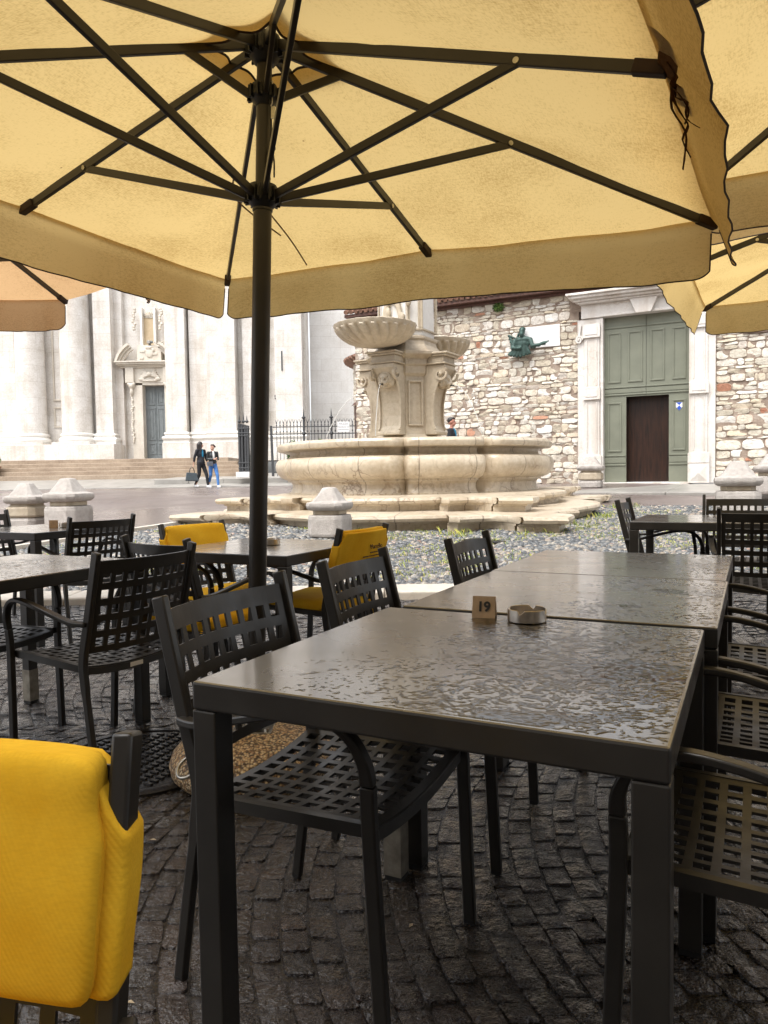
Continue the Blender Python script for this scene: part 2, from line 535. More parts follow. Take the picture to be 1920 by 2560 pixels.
MT['ashlar'] = stone('ashlar_marble', (.60, .58, .545), (.72, .71, .685), (.5, .46, .42), .8, .3, .55, (1.1, .62), .3)
MT['niche'] = stone('stained_marble', (.42, .32, .19), (.55, .44, .29), (.3, .2, .1), 2, .4, .6)
MT['doorframe'] = stone('pale_portal_marble', (.60, .56, .51), (.74, .71, .67), (.45, .35, .28), 2.4, .6, .55, None, .6)
MT['bollard'] = stone('granular_white_stone', (.30, .27, .24), (.52, .485, .45), (.22, .18, .15), 14, .6, .7, None, .2, .8, 55)
MT['kerb'] = stone('kerb_stone', (.46, .41, .34), (.60, .55, .47), (.3, .25, .2), 3, .4, .5)
MT['steps'] = stone('brown_step_stone', (.235, .175, .122), (.38, .30, .22), (.2, .15, .1), 3, .3, .55, (1.9, .5), .2)
MT['slab'] = simple('grey_stone_slabs', (.30, .285, .26), .35, .2, 1.5, .3, 20, .006)
MT['greendoor'] = simple('sage_green_paint', (.176, .185, .138), .55, .1, 2.2, .1, 40)
MT['greydoor'] = simple('blue_grey_paint', (.165, .185, .19), .6, .12, 3, .15, 30)
t = NT('dark_wood')
t.set(color=t.ramp(t.noise(3, 5, t.obj((6, 6, .5))), [(.3, (.006, .003, .002)), (.7, (.040, .015, .008))]), rough=.35)
MT['wood'] = t.m
MT['brownwood'] = simple('red_brown_boards', (.085, .035, .022), .6, .4, 12)
t = NT('rubble_stones')
ge = t.n('ShaderNodeNewGeometry')
rp = ge.outputs['Random Per Island']
c1 = t.ramp(rp, [(0, (.52, .455, .35)), (.22, (.64, .585, .48)), (.45, (.70, .66, .58)), (.62, (.62, .57, .50)), (.76, (.66, .57, .43)), (.82, (.56, .48, .40)), (.87, (.76, .74, .69)), (.982, (.68, .63, .56)), (.988, (.40, .18, .11)), (1, (.48, .26, .17))])
c1 = t.mix(t.ramp(t.noise(7, 6), [(.45, (0, 0, 0)), (.8, (.65,) * 3)]), c1, t.mix(1.0, c1, (.60, .53, .46), 'MULTIPLY'))
c1 = t.mix(t.ramp(t.noise(26, 4), [(.60, (0, 0, 0)), (.72, (.55,) * 3)]), c1, (.20, .16, .12))
t.set(color=c1, rough=.8)
t.set(normal=t.bump(t.noise(11, 6, None, .65), 1.0, .05))
MT['rubble'] = t.m
t = NT('lime_mortar')
t.set(color=t.ramp(t.noise(3, 6), [(.3, (.20, .145, .11)), (.55, (.33, .26, .205)), (.75, (.42, .35, .29))]), rough=.9)
t.set(normal=t.bump(t.noise(20, 6), .8, .03))
MT['mortar'] = t.m
MT['tile'] = simple('old_roof_tile', (.22, .12, .08), .85, .4, 5, .4)
MT['bronze'] = simple('verdigris_bronze', (.040, .075, .064), .5, .45, 10, .4, 30, .01, metal=.3)
MT['plaque'] = simple('white_marble_plaque', (.74, .73, .72), .4, .06, 4)
MT['plaqueframe'] = simple('brown_stone_frame', (.26, .19, .15), .7, .2, 8)
MT['white'] = simple('white_enamel', (.8, .8, .8), .4, .03)
MT['blue'] = simple('blue_enamel', (.03, .09, .45), .4, .05)
MT['greytext'] = simple('grey_lettering', (.30, .30, .31), .6, .05)
MT['redtext'] = simple('faded_red_lettering', (.50, .22, .22), .6, .1)
MT['skin'] = simple('skin', (.56, .33, .24), .5, .08, 8, 0)
MT['skin_red'] = simple('ruddy_skin', (.50, .23, .16), .5, .1, 8, 0)
MT['hair'] = simple('dark_hair', (.018, .013, .011), .45, .3, 40)
MT['blazer'] = simple('black_wool', (.018, .019, .024), .85, .2)
MT['leather'] = simple('black_leather', (.022, .026, .026), .35, .2, 30, .3)
MT['jeans'] = simple('blue_denim', (.06, .17, .42), .85, .25, 12)
MT['trouser'] = simple('black_cotton', (.013, .013, .015), .9, .2)
MT['teal'] = simple('teal_knit', (.02, .20, .34), .85, .15)
MT['shoe'] = simple('white_canvas', (.75, .75, .74), .6, .05)
MT['bag'] = simple('slate_leather', (.05, .065, .075), .45, .2, 20)
MT['greybag'] = simple('grey_leather', (.13, .14, .16), .5, .2)
MT['shirt'] = simple('white_shirt', (.7, .69, .66), .8, .05)
MT['terracotta'] = simple('terracotta', (.30, .17, .11), .8, .2)

UV = lambda a: (Vector((math.cos(a), -math.sin(a), 0)), Vector((math.sin(a), math.cos(a), 0)))
GRID = R(26.7)
U, V = UV(GRID)

# ================================================================== GROUND
def sheet(name, xs, ys, zf, mat):
    b = MB(); nx, ny = len(xs) - 1, len(ys) - 1
    v = [(x, y, zf(x, y)) for y in ys for x in xs]
    f = [(j * (nx + 1) + i, j * (nx + 1) + i + 1, (j + 1) * (nx + 1) + i + 1, (j + 1) * (nx + 1) + i) for j in range(ny) for i in range(nx)]
    return struct(b.add(v, f).build(name, mat, None, smooth=0))
xs = [-120, -60, -40] + [-30 + k for k in range(25)] + [-5 + .5 * k for k in range(25)] + [8 + k for k in range(23)] + [40, 60, 120]
ys = [-60, -20, -6, -3, 0] + [.5 * k for k in range(1, 45)] + [22.5, 24, 26, 30, 40, 60, 150]
def kerb_y(x):
    return 6.2 + .03 * (x + 1) * (1 if x < -1 else 0) - .04 * max(0, x - .5)
sheet('road', xs, ys, lambda x, y: gz(x, y) - (.03 if y < kerb_y(x) + .2 else 0), MT['road'])

# near paving: a bed of dark wet joints under individual porphyry setts laid in arcs
sheet('joint_bed', [-4.5 + .25 * k for k in range(41)], [-.6 + .25 * k for k in range(28)], lambda x, y: gz(x, min(y, 6.15)) - .0045, MT['joint'])
def setts():
    b = MB(); S = .071; LN = .082; BW = 2.3
    for band in range(-1, 4):
        yb = 1.0 + band * BW
        def pos(a, c):
            t_ = a * LN / BW
            yy = yb + a * LN
            return c * S + .42 * (2 * t_ - 1) ** 2 + .06 * band + .10 * yy, yy
        nl = BW / LN
        for j in range(-84, 86):
            bd = [0.0]
            a = .5 if j % 2 else 0.0
            a += random.uniform(.55, .95)
            while a < nl - .5:
                bd.append(a + random.uniform(-.16, .16)); a += 1
            bd.append(nl)
            jo = [random.uniform(-.06, .06) for _ in range(2)]
            for i in range(len(bd) - 1):
                cx, cy = pos((bd[i] + bd[i + 1]) / 2, j + .5)
                if not (-3.6 < cx < 3.6 and .15 < cy < kerb_y(cx) - .03):
                    continue
                if cx < -1.2 - cy * .62 or cx > 1.3 + cy * .62:
                    continue
                q = []
                for a_, c in ((bd[i], j), (bd[i], j + 1), (bd[i + 1], j + 1), (bd[i + 1], j)):
                    x, y = pos(a_, c)
                    q.append((x + random.uniform(-.0035, .0035), y + random.uniform(-.003, .003)))
                q = q[::-1]
                mx = sum(p[0] for p in q) / 4; my = sum(p[1] for p in q) / 4
                z0 = gz(mx, my); tz = random.uniform(-.003, .003); tx = random.uniform(-.07, .07); ty = random.uniform(-.07, .07)
                v = []
                for k, (s_, z_) in enumerate(((.99, -.02), (.972, -.006), (.92, -.001), (.55, .0025))):
                    for e in range(4):
                        a_, c = q[e], q[(e + 1) % 4]
                        for w in (.10, .5, .90):
                            px = a_[0] + (c[0] - a_[0]) * w; py = a_[1] + (c[1] - a_[1]) * w
                            v.append((mx + (px - mx) * s_, my + (py - my) * s_, z0 + z_ + (tz + tx * (px - mx) + ty * (py - my)) * (k > 0)))
                f = [(r * 12 + e, r * 12 + (e + 1) % 12, (r + 1) * 12 + (e + 1) % 12, (r + 1) * 12 + e) for r in range(3) for e in range(12)]
                f.append(tuple(36 + e for e in range(12)))
                b.add(v, f)
    return struct(b.build('paving', MT['sett'], None, smooth=45))
setts()

# kerb along the cobbles
b = MB()
kx = [-9 + .9 * k for k in range(20)]
for x0, x1 in zip(kx[:-1], kx[1:]):
    x1 -= .008
    v = []
    for z in (-.12, .05):
        for dy in (0, .42):
            for x in (x0, x1):
                v.append((x, kerb_y(x) + dy, gz(x, kerb_y(x) + .2) + z))
    b.add(v, [(0, 2, 3, 1), (4, 5, 7, 6), (0, 1, 5, 4), (2, 6, 7, 3), (0, 4, 6, 2), (1, 3, 7, 5)])
struct(b.build('kerb', MT['kerb'], None, bevel=.02, bseg=3))

def in_cobbles(x, y):
    if y < kerb_y(x) + .42: return False
    if y > 14.5 - .16 * max(0, x - 4.2): return False
    # left limit: pale strip from (-4.3,10.4) to (-3.2,12.6)
    if x < -4.3 + (y - 10.4) * .5: return False
    return x < 9
PZ = .012
sheet('cobble_bed', [-7.5 + .5 * k for k in range(34)], [6.62 + .4 * k for k in range(21)],
      lambda x, y: gz(x, y) + (PZ - .02 if in_cobbles(x, y) else -.04), MT['sand'])
b = MB()
for k in range(30):
    y0 = 7.0 + k * .2; y1 = y0 + .195
    xa = -4.32 + (y0 - 10.4) * .5; xb = -4.32 + (y1 - 10.4) * .5
    v = [(xa - .12, y0, 0), (xa, y0, 0), (xb, y1, 0), (xb - .12, y1, 0)]
    v = [(x, y, gz(x, y) - .05) for x, y, _ in v] + [(x, y, gz(x, y) + .06) for x, y, _ in v]
    b.add(v, [(3, 2, 1, 0), (4, 5, 6, 7), (0, 1, 5, 4), (1, 2, 6, 5), (2, 3, 7, 6), (3, 0, 4, 7)])
struct(b.build('edging_strip', MT['kerb'], None))

FC = Vector((.66, 14.1, 0))     # fountain centre
def pebbles():
    b = MB(); n = 8
    dome = [(1.0, -.25), (.97, .12), (.72, .62), (.0, .86)]
    y = 6.6
    while y < 14.6:
        s = .070 + .016 * (y - 6.6) / 6
        x = max(-5.6, -.62 * y)
        xm = min(8.0, .6 * y)
        while x < xm:
            px = x + random.uniform(-.02, .02); py = y + random.uniform(-.02, .02)
            x += s * random.uniform(.8, 1.15)
            if not in_cobbles(px, py): continue
            if (Vector((px, py, 0)) - FC).length < 3.05: continue
            a = random.gauss(.3, .5); l = s * random.uniform(.5, .72); w = s * random.uniform(.32, .46); h = s * random.uniform(.30, .5)
            z = gz(px, py) + PZ - .018
            ca, sa = math.cos(a), math.sin(a); tl = random.uniform(-.3, .3)
            v = []
            for r_, z_ in dome[:3]:
                for k in range(n):
                    q = 2 * math.pi * k / n
                    ex = math.cos(q) * l * r_; ey = math.sin(q) * w * r_
                    v.append((px + ex * ca - ey * sa, py + ex * sa + ey * ca, z + h * z_ + ex * tl))
            v.append((px, py, z + h * .9))
            f = [(j * n + k, j * n + (k + 1) % n, (j + 1) * n + (k + 1) % n, (j + 1) * n + k) for j in range(2) for k in range(n)]
            f += [(2 * n + k, 2 * n + (k + 1) % n, 3 * n) for k in range(n)]
            b.add(v, f)
        y += s * .72
    return struct(b.build('cobbles', MT['pebble'], None, smooth=0))
pebbles()

def weeds():
    b = MB()
    def blade(x, y, z, h, a, w):
        dx, dy = math.cos(a), math.sin(a)
        lean = random.uniform(.2, .9) * h
        b.add([(x - dy * w, y + dx * w, z), (x + dy * w, y - dx * w, z), (x + dx * lean * .5 + dy * w * .6, y + dy * lean * .5 - dx * w * .6, z + h * .7), (x + dx * lean, y + dy * lean, z + h)],
              [(0, 1, 2), (0, 2, 3)])
    for k in range(3600):
        x = random.uniform(-4.5, 7); y = random.uniform(6.8, 13.3)
        if not in_cobbles(x, y) or abs(x) > .62 * y: continue
        m = float(fbm(x * .9 + 40, y * .9 + 8, 3))
        if m < .47 + .1 * random.random(): continue
        z = gz(x, y) + PZ - .01
        for q in range(random.randint(4, 9)):
            blade(x + random.gauss(0, .035), y + random.gauss(0, .035), z, random.uniform(.02, .05), random.uniform(0, 6.3), random.uniform(.003, .006))
    # tufts at the foot of the fountain steps
    for tx, ty, n_ in ((4.55, 14.0, 120), (3.6, 12.2, 70), (2.9, 10.9, 40), (1.0, 10.3, 60), (2.1, 10.1, 30), (-.4, 10.6, 40)):
        for q in range(n_):
            x = tx + random.gauss(0, .16); y = ty + random.gauss(0, .12)
            blade(x, y, gz(x, y) + PZ - .02, random.uniform(.05, .13), random.uniform(0, 6.3), .006)
    return struct(b.build('grass', MT['grass'], None), 'stuff')
weeds()

# ================================================================== CHAIRS
def perf(b, us, vs_, hole, fmap, th):
    """plate over a grid of lines us x vs_ with holes; fmap(u, v) -> (point, normal)"""
    nu, nv = len(us) - 1, len(vs_) - 1
    idx = {}
    V_ = []
    def vid(i, j, s):
        k = (i, j, s)
        if k not in idx:
            p, n = fmap(us[i], vs_[j])
            idx[k] = len(V_); V_.append(tuple(Vector(p) + Vector(n) * th * (.5 if s else -.5)))
        return idx[k]
    F = []
    solid = lambda i, j: 0 <= i < nu and 0 <= j < nv and not hole(i, j)
    for i in range(nu):
        for j in range(nv):
            if not solid(i, j): continue
            F.append((vid(i, j, 1), vid(i + 1, j, 1), vid(i + 1, j + 1, 1), vid(i, j + 1, 1)))
            F.append((vid(i, j, 0), vid(i, j + 1, 0), vid(i + 1, j + 1, 0), vid(i + 1, j, 0)))
            for di, dj, a, c in ((-1, 0, (i, j + 1), (i, j)), (1, 0, (i + 1, j), (i + 1, j + 1)), (0, -1, (i, j), (i + 1, j)), (0, 1, (i + 1, j + 1), (i, j + 1))):
                if not solid(i + di, j + dj):
                    F.append((vid(*a, 1), vid(*a, 0), vid(*c, 0), vid(*c, 1)))
    return b.add(V_, F)

def lines(lo, hi, n, gap, m0, m1):
    """n holes of width `gap` spread between lo+m0 and hi-m1"""
    pitch = (hi - m1 - lo - m0 - gap) / (n - 1)
    out = [lo]
    for k in range(n):
        out += [lo + m0 + k * pitch, lo + m0 + k * pitch + gap]
    return out + [hi]

def back_x(z):
    return -.195 - max(0, z - .42) * .235
def bow(y):
    return .036 * (1 - (y / .215) ** 2)

def chair_meshes():
    P = {}
    # seat: 9 x 9 square holes in a scooped plate
    b = MB()
    sx = lines(-.205, .225, 9, .0285, .022, .022); sy = lines(-.222, .222, 9, .0285, .026, .026)
    def sf(x, y):
        z = .428 + .014 * (x + .2) / .42 - .020 * (1 - (y / .222) ** 2) - .006 * max(0, (x - .15) / .07) ** 2
        return (x, y, z), (0, -.08 * y, 1)
    perf(b, sx, sy, lambda i, j: i % 2 == 1 and j % 2 == 1, sf, .006)
    P['seat'] = (b, 'metal', dict())
    b = MB()
    for s in (-1, 1):
        b.sweep([(-.20, s * .226, .419), (.225, s * .226, .433)], .016, .026)
    for x, z0 in ((-.207, .412), (.226, .424)):
        b.sweep([(x, -.218 + .436 * k / 10, z0 - .020 * (1 - ((-.218 + .436 * k / 10) / .222) ** 2)) for k in range(11)], .008, .026, lat=(1, 0, 0))
    P['seat_frame'] = (b, 'metal', dict())
    # back panel: 9 x 5 holes
    b = MB()
    by = lines(-.212, .212, 9, .0275, .019, .019); bz = lines(.475, .818, 5, .0335, .024, .048)
    def bf(y, z):
        return (back_x(z) - bow(y), y, z), (1, .0, .235)
    perf(b, by, bz, lambda i, j: i % 2 == 1 and j % 2 == 1, bf, .006)
    P['backrest'] = (b, 'metal', dict())
    for s in (-1, 1):
        n = 'R' if s < 0 else 'L'
        b = MB()
        b.sweep(spline([(-.262, s * .232, 0), (-.232, s * .230, .2), (-.203, s * .227, .38), (-.20, s * .226, .46), (-.235, s * .226, .60), (-.296, s * .226, .85)], 5),
                .021, [.026] * 9 + [.034] * 17)
        P['rear_leg' + n] = (b, 'metal', dict(bevel=.004, smooth=40))
        b = MB()
        b.sweep(spline([(.226, s * .250, .53), (.226, s * .244, .42), (.244, s * .236, 0)], 5), .021, .030)
        P['front_leg' + n] = (b, 'metal', dict(bevel=.004, smooth=40))
        b = MB()
        ND = 36
        b.sweep(spline([(-.236, s * .236, .588), (-.17, s * .252, .592), (-.05, s * .268, .625), (.06, s * .276, .652), (.14, s * .274, .655), (.195, s * .266, .625), (.222, s * .257, .575), (.226, s * .2505, .531)], 5), [.028 - .007 * max(0, (i - 24) / 11) for i in range(ND)], [.017 + .013 * max(0, (i - 24) / 11) for i in range(ND)])
        P['armrest' + n] = (b, 'metal', dict(bevel=.004, smooth=40))
        b = MB()
        b.box(-.268, -.255, s * .232 - .011, s * .232 + .011, .0, .012)
        b.box(.231, .257, s * .236 - .0115, s * .236 + .0115, .0, .012)
        P['foot' + n] = (b, 'black', dict())
    return P

CHAIR = None
def base_chair():
    t = thing('chair', 'tmp', 'chair')
    for nm, (b, m, kw) in chair_meshes().items():
        n = nm.rstrip('RL') if nm[-1] in 'RL' else nm
        b.build(n, MT[m], t, **kw)
    tg = MB().box(-.2125, -.2116, -.03, .03, .386, .403).build('maker_label', MT['plaque'], t)
    return t

def cushion_back(t, both=True, text=False):
    b = MB()
    def f(x, y, z):
        zz = .7265 + z * .109
        yy = y * (.219 - .009 * ss((zz - .755) / .04) - .004 * ss((.66 - zz) / .05))
        xx = back_x(zz) - bow(yy) + .020 + x * .020
        if x > 0: xx += .012 * x * (1 - y ** 6) * (1 - z ** 6)
        xx += .0016 * math.sin(5 * z + 3 * y) + .0022 * math.sin(34 * zz + 16 * yy) * max(0, abs(y) - .55) * (x > 0) + .0015 * math.sin(60 * yy + 9 * zz) * max(0, abs(z) - .6) * (x > 0)
        return (xx, yy, zz)
    b.rbox(f, 8, 30, 22, 16)
    o = b.build('back_cushion', MT['yellow'], t, smooth=0, merge=True)
    b = MB()
    def g(x, y, z):
        w = .2405
        zt = .825 - .060 * ss((abs(y) * w - .190) / .05)         # cut away round the post tops
        zb = .622 + .012 * math.sin(3.2 * y) ** 2
        zz = zb + (zt - zb) * (z + 1) / 2
        yy = y * (w - .003 * ss((.72 - zz) / .1))
        xx = back_x(zz) - bow(min(.215, abs(yy))) + .0005 + x * .0245
        xx += .0035 * math.sin(40 * zz + 7 * y) * abs(y) ** 3
        return (xx, yy, zz)
    b.rbox(g, 8, 40, 26, 34)
    b.build('sleeve', MT['yellow'], o, smooth=0, merge=True)
    if text:
        def put(s, size, z, mat='ink'):
            x = back_x(z) - bow(0) - .0315
            mt = Matrix.Translation((x, -.05, z)) @ Matrix(((0, 0, -1), (-1, 0, 0), (0, 1, 0))).to_4x4() @ Matrix.Rotation(R(-13), 4, 'X')
            text_mesh('lettering', s, size, MT[mat], o, mt, .0012)
        put('Marcello', .034, .742)
        b = MB()
        for z, w in ((.712, .09), (.694, .19), (.679, .15)):
            x = back_x(z) - bow(0) - .0315
            y = -.05 - w / 2
            while y < -.05 + w / 2:
                l = random.uniform(.008, .02)
                b.box(x - .001, x + .002, y, y + l, z - .003, z + .003)
                y += l + .006
        b.build('small_print', MT['ink'], o)
    return o

def cushion_seat(t):
    b = MB()
    def f(x, y, z):
        xx = .008 + x * .218; yy = y * .222
        zz = .452 + .03 * z + .010 * (1 - x ** 4) * (1 - y ** 4) * (z > 0) - .014 * (1 - y * y)
        if z < 0 and x > .8: zz -= .02
        return (xx, yy, zz)
    b.rbox(f, 14, 14, 6)
    o = b.build('seat_cushion', MT['yellow'], t, smooth=0, merge=True)
    b = MB()
    for k in range(3):
        y = -.2 + .006 * k
        b.sweep(spline([(-.2, y, .43), (-.213, y - .01, .40), (-.214 - .006 * k, y - .02, .345)], 4), .008, .003)
    b.build('tie_ribbon', MT['yellow'], o)
    return o

base = base_chair()
used = False
GROUPS = 'black perforated metal armchairs round the tables'
def chair(x, y, deg, label, group=GROUPS):
    global used
    o = base if not used else copy_tree(base)
    used = True
    o.location = (x, y, gz(x, y)); o.rotation_euler = (0, 0, R(deg))
    o['label'] = label; o['group'] = group
    return o
chair(-.127, 1.67, -26.7, 'dark armchair tucked under the wet table at near left, its whole seat in view')
chair(.17, 2.31, -24, 'dark armchair whose perforated back hides part of the lettered yellow chair')
chair(.62, 3.02, -27, 'dark armchair back at the far left corner of the long table, against the cobbles')
chair(-1.15, 2.95, 148, 'black armchair at left seen from behind, its perforated seat over wet setts')
chair(-2.10, 5.10, 140, 'black armchair seen from behind, pulled up to the far left table by the stone bollards')
c = chair(-.85, 3.52, 53, 'black armchair with bare back and yellow seat pad, beside the parasol pole', 'yellow cushioned armchairs')
cushion_seat(c)
c = chair(-.90, 4.2, -36, 'armchair with smooth yellow back cushion at left of the small table behind the pole', 'yellow cushioned armchairs')
cushion_seat(c); cushion_back(c)
c = chair(-.36, 3.95, 150, 'yellow cushioned armchair seen from behind, with dark lettering on its back cover', 'yellow cushioned armchairs')
cushion_seat(c); cushion_back(c, True, True)
c = chair(-.500, .45, -92, 'large yellow cushioned armchair cut by the left edge in the foreground', 'yellow cushioned armchairs')
cushion_seat(c); cushion_back(c)
chair(1.90, 4.92, -27, 'black armchair in profile on the cobbles, left of the small right hand table')
chair(2.12, 4.10, 64, 'black armchair turned away at right, its square holed back in front of the small table')
chair(2.42, 5.05, 243, 'black armchair on the far side of the right hand table, only its back top showing')
chair(.70, 1.34, 153.3, 'armchair at the near right of the wet table, seat splashed, cut by the right edge')
chair(1.01, 1.92, 153.3, 'armchair at right of the table with card 19, second from the camera')
chair(1.33, 2.56, 153.3, 'armchair at right of the farthest joined table, third from the camera')
chair(-1.80, 3.20, -27, 'black armchair at the left frame edge, its curved arm under the left table')
chair(-2.80, 5.44, -27, 'black armchair at the far left edge, facing right beyond the far left table')

# ================================================================== TABLES
def table(label, cat='table'):
    t = thing('table', label, cat, group='square dark metal cafe tables')
    tt = MB().box(-.4, .4, -.4, .4, .694, .745).build('tabletop', MT['metal'], t, bevel=.005)
    tt.data.materials.append(MT['top'])
    for p_ in tt.data.polygons:
        if p_.normal.z > .9: p_.material_index = 1
    for sx in (-1, 1):
        for sy in (-1, 1):
            b = MB(); x = sx * .375; y = sy * .375
            b.box(x - .025, x + .025, y - .025, y + .025, .014, .6935)
            lg = b.build('leg', MT['metal'], t, bevel=.003)
            MB().box(x - .024, x + .024, y - .024, y + .024, 0, .0135).build('foot_cap', MT['black'], lg)
    return t
def put_table(o, x, y, deg, label):
    o.location = (x, y, gz(x, y)); o.rotation_euler = (0, 0, R(deg)); o['label'] = label
    return o
def ctr(fl, a=26.4):
    u, v = UV(R(a))
    c = Vector((fl[0], fl[1], 0)) + .4 * u + .4 * v
    return c.x, c.y
T0 = table('near rain beaded table with its whole dark front edge and two front legs in view')
put_table(T0, *ctr((-.348, 1.300)), -26.4, T0['label'])
T1 = put_table(copy_tree(T0), *ctr((.045, 2.030)), -26.6, 'middle one of the three joined tables, puddled along its right side')
T2 = put_table(copy_tree(T0), *ctr((.400, 2.752)), -26.8, 'farthest of the three joined tables, next to the cobbles')
T3 = put_table(copy_tree(T0), -1.615, 3.145, -26.7, 'wet dark table cut by the left edge, behind the yellow foreground chair')
T4 = put_table(copy_tree(T0), -.63, 3.91, -26.7, 'dark table behind the parasol pole with yellow chairs on both sides')
T5 = put_table(copy_tree(T0), 2.02, 4.63, -26.7, 'small dark table at far right between black chairs, green door behind')
T6 = put_table(copy_tree(T0), -2.42, 5.26, -26.7, 'dark table at far left in front of two stone bollards')

# rain water standing on the tops: real beads and rivulets
def rain(t, name, seed, edge, dens, x_hi=.396):
    N = 400
    g = np.linspace(-.394, .394, N)
    X, Y = np.meshgrid(g, g, indexing='xy')
    wx = X + .02 * (vnoise(X * 25 + seed, Y * 25) - .5); wy = Y + .02 * (vnoise(X * 25 + 9, Y * 25 + seed) - .5)
    h = .46 * vnoise(wx * 112 + seed * 3.1, wy * 138 + seed) + .40 * vnoise(wx * 190 + seed, wy * 215) + .25 * fbm(X * 6 + seed, Y * 6 + 3, 3)
    # dry side (local -x), wet side (local +x)
    wet = np.clip((X - edge + .25 * (fbm(X * 4 + seed, Y * 4, 3) - .5)) / .35, 0, 1)
    th = 1.02 - dens * wet
    H = np.clip(h - th, 0, None)
    big = np.clip(fbm(X * 3.1 + seed * 7, Y * 5.3 + seed, 3) - .66, 0, None) * np.clip((X + .05) / .2, 0, 1) * 1.2
    H = np.sqrt(np.clip(H + big, 0, .25)) * .0024
    H[(np.abs(X) > x_hi) | (np.abs(Y) > .39)] = 0
    b = MB(); ids = -np.ones((N, N), int)
    on = H > 0
    cell = on[:-1, :-1] | on[1:, :-1] | on[:-1, 1:] | on[1:, 1:]
    vv = []
    js, is_ = np.nonzero(cell)
    f = []
    for j, i in zip(js, is_):
        q = []
        for a, c in ((j, i), (j, i + 1), (j + 1, i + 1), (j + 1, i)):
            if ids[a, c] < 0:
                ids[a, c] = len(vv); vv.append((X[a, c], Y[a, c], .7446 + H[a, c]))
            q.append(int(ids[a, c]))
        f.append(tuple(q))
    b.add(vv, f)
    o = b.build(name, MT['beads'], t, smooth=0)
    o['kind'] = 'stuff'
    return o
tn = NT('rain_beads')
tn.t.nodes.remove(tn.b)
gl = tn.n('ShaderNodeBsdfGlossy'); gl.inputs['Roughness'].default_value = .03
gl.inputs['Color'].default_value = (1, 1, 1, 1)
tr = tn.n('ShaderNodeBsdfTransparent'); tr.inputs['Color'].default_value = (.96, .95, .93, 1)
fr = tn.n('ShaderNodeFresnel'); fr.inputs['IOR'].default_value = 1.38
mx = tn.n('ShaderNodeMixShader')
tn.l(fr.outputs[0], mx.inputs[0]); tn.l(tr.outputs[0], mx.inputs[1]); tn.l(gl.outputs[0], mx.inputs[2]); tn.l(mx.outputs[0], tn.out.inputs['Surface'])
MT['beads'] = tn.m
rain(T0, 'rain_water', 1, -.36, .54)
rain(T1, 'rain_water', 5, -.22, .46)
rain(T2, 'rain_water', 9, -.10, .46)
rain(T3, 'rain_water', 13, -.55, .42)

for tb in (T0, T3):
    lg = [o for o in tb.children if o.name.startswith('leg')][1]
    MB().box(-.4005, -.3495, .3495, .4005, .0145, .17).build('worn_end', MT['scuff'], lg)
def on_table(t, lx, ly):
    p = Matrix.Translation(t.location) @ Matrix.Rotation(t.rotation_euler.z, 4, 'Z') @ Vector((lx, ly, .7455))
    return p

def number_card(loc, rz, num, label):
    t = thing('table_number', label, 'table number', loc, rz, 'table number cards')
    b = MB()
    w, h, d, th = .029, .052, .020, .0022
    b.add([(-w, -d, 0), (w, -d, 0), (w, 0, h), (-w, 0, h), (-w, -d + th, 0), (w, -d + th, 0), (w, th * .5, h - th), (-w, th * .5, h - th)],
          [(0, 1, 2, 3), (5, 4, 7, 6), (0, 4, 5, 1), (1, 5, 6, 2), (3, 2, 6, 7), (0, 3, 7, 4)])
    b.add([(-w, d, 0), (w, d, 0), (w, .0006, h), (-w, .0006, h), (-w, d - th, 0), (w, d - th, 0), (w, .0012, h - th), (-w, .0012, h - th)],
          [(1, 0, 3, 2), (4, 5, 6, 7), (0, 1, 5, 4), (2, 1, 5, 6), (0, 3, 7, 4)])
    b.build('card', MT['card'], t)
    if num:
        a = math.atan2(h, d)
        mt = Matrix.Translation((0, -d * .5 - .0012, h * .5 + .0006)) @ Matrix.Rotation(a, 4, 'X')
        text_mesh('number', num, .034, MT['black'], t, mt, .0006, bold=.035)
    return t

def ashtray(loc, rz, label):
    t = thing('ashtray', label, 'ashtray', loc, rz, 'round steel ashtrays')
    b = MB(); n = 48
    prof = [(.0, .0), (.044, .0), (.047, .003), (.047, .031), (.0455, .032), (.0445, .031), (.0445, .006), (.0, .005)]
    v = []; f = []
    for j, (r_, z) in enumerate(prof):
        for k in range(n):
            a = 2 * math.pi * k / n
            zz = z
            if z > .02:
                for c in (R(250), R(70), R(160), R(340)):
                    d = abs((a - c + math.pi) % (2 * math.pi) - math.pi)
                    if d < .14: zz = z - .011 * math.cos(d / .14 * math.pi / 2)
            v.append((r_ * math.cos(a), r_ * math.sin(a), zz))
    f = [(j * n + k, j * n + (k + 1) % n, (j + 1) * n + (k + 1) % n, (j + 1) * n + k) for j in range(len(prof) - 1) for k in range(n)]
    b.add(v, f).build('bowl', MT['ash'], t, smooth=40, merge=True)
    return t
number_card((.250, 1.852, .7455), R(-16), '19', 'brown folded card with number 19 on the long wet table')
ashtray((.345, 1.788, .7455), R(-10), 'steel ashtray beside the number 19 card on the wet table')
p = on_table(T6, .05, .03)
number_card(p, R(20), '', 'small tent card on the far left table, left of its ashtray')
p = on_table(T6, .13, .07)
ashtray(p, 0, 'round ashtray on the far left table near the bollards')
p = on_table(T4, -.10, .06)
number_card(p, R(-30), '1', 'tent card half hidden behind the parasol pole, on the yellow chairs\' table')
p = on_table(T4, .0, .05)
ashtray(p, 0, 'ashtray just right of the parasol pole, on the yellow chairs\' table')

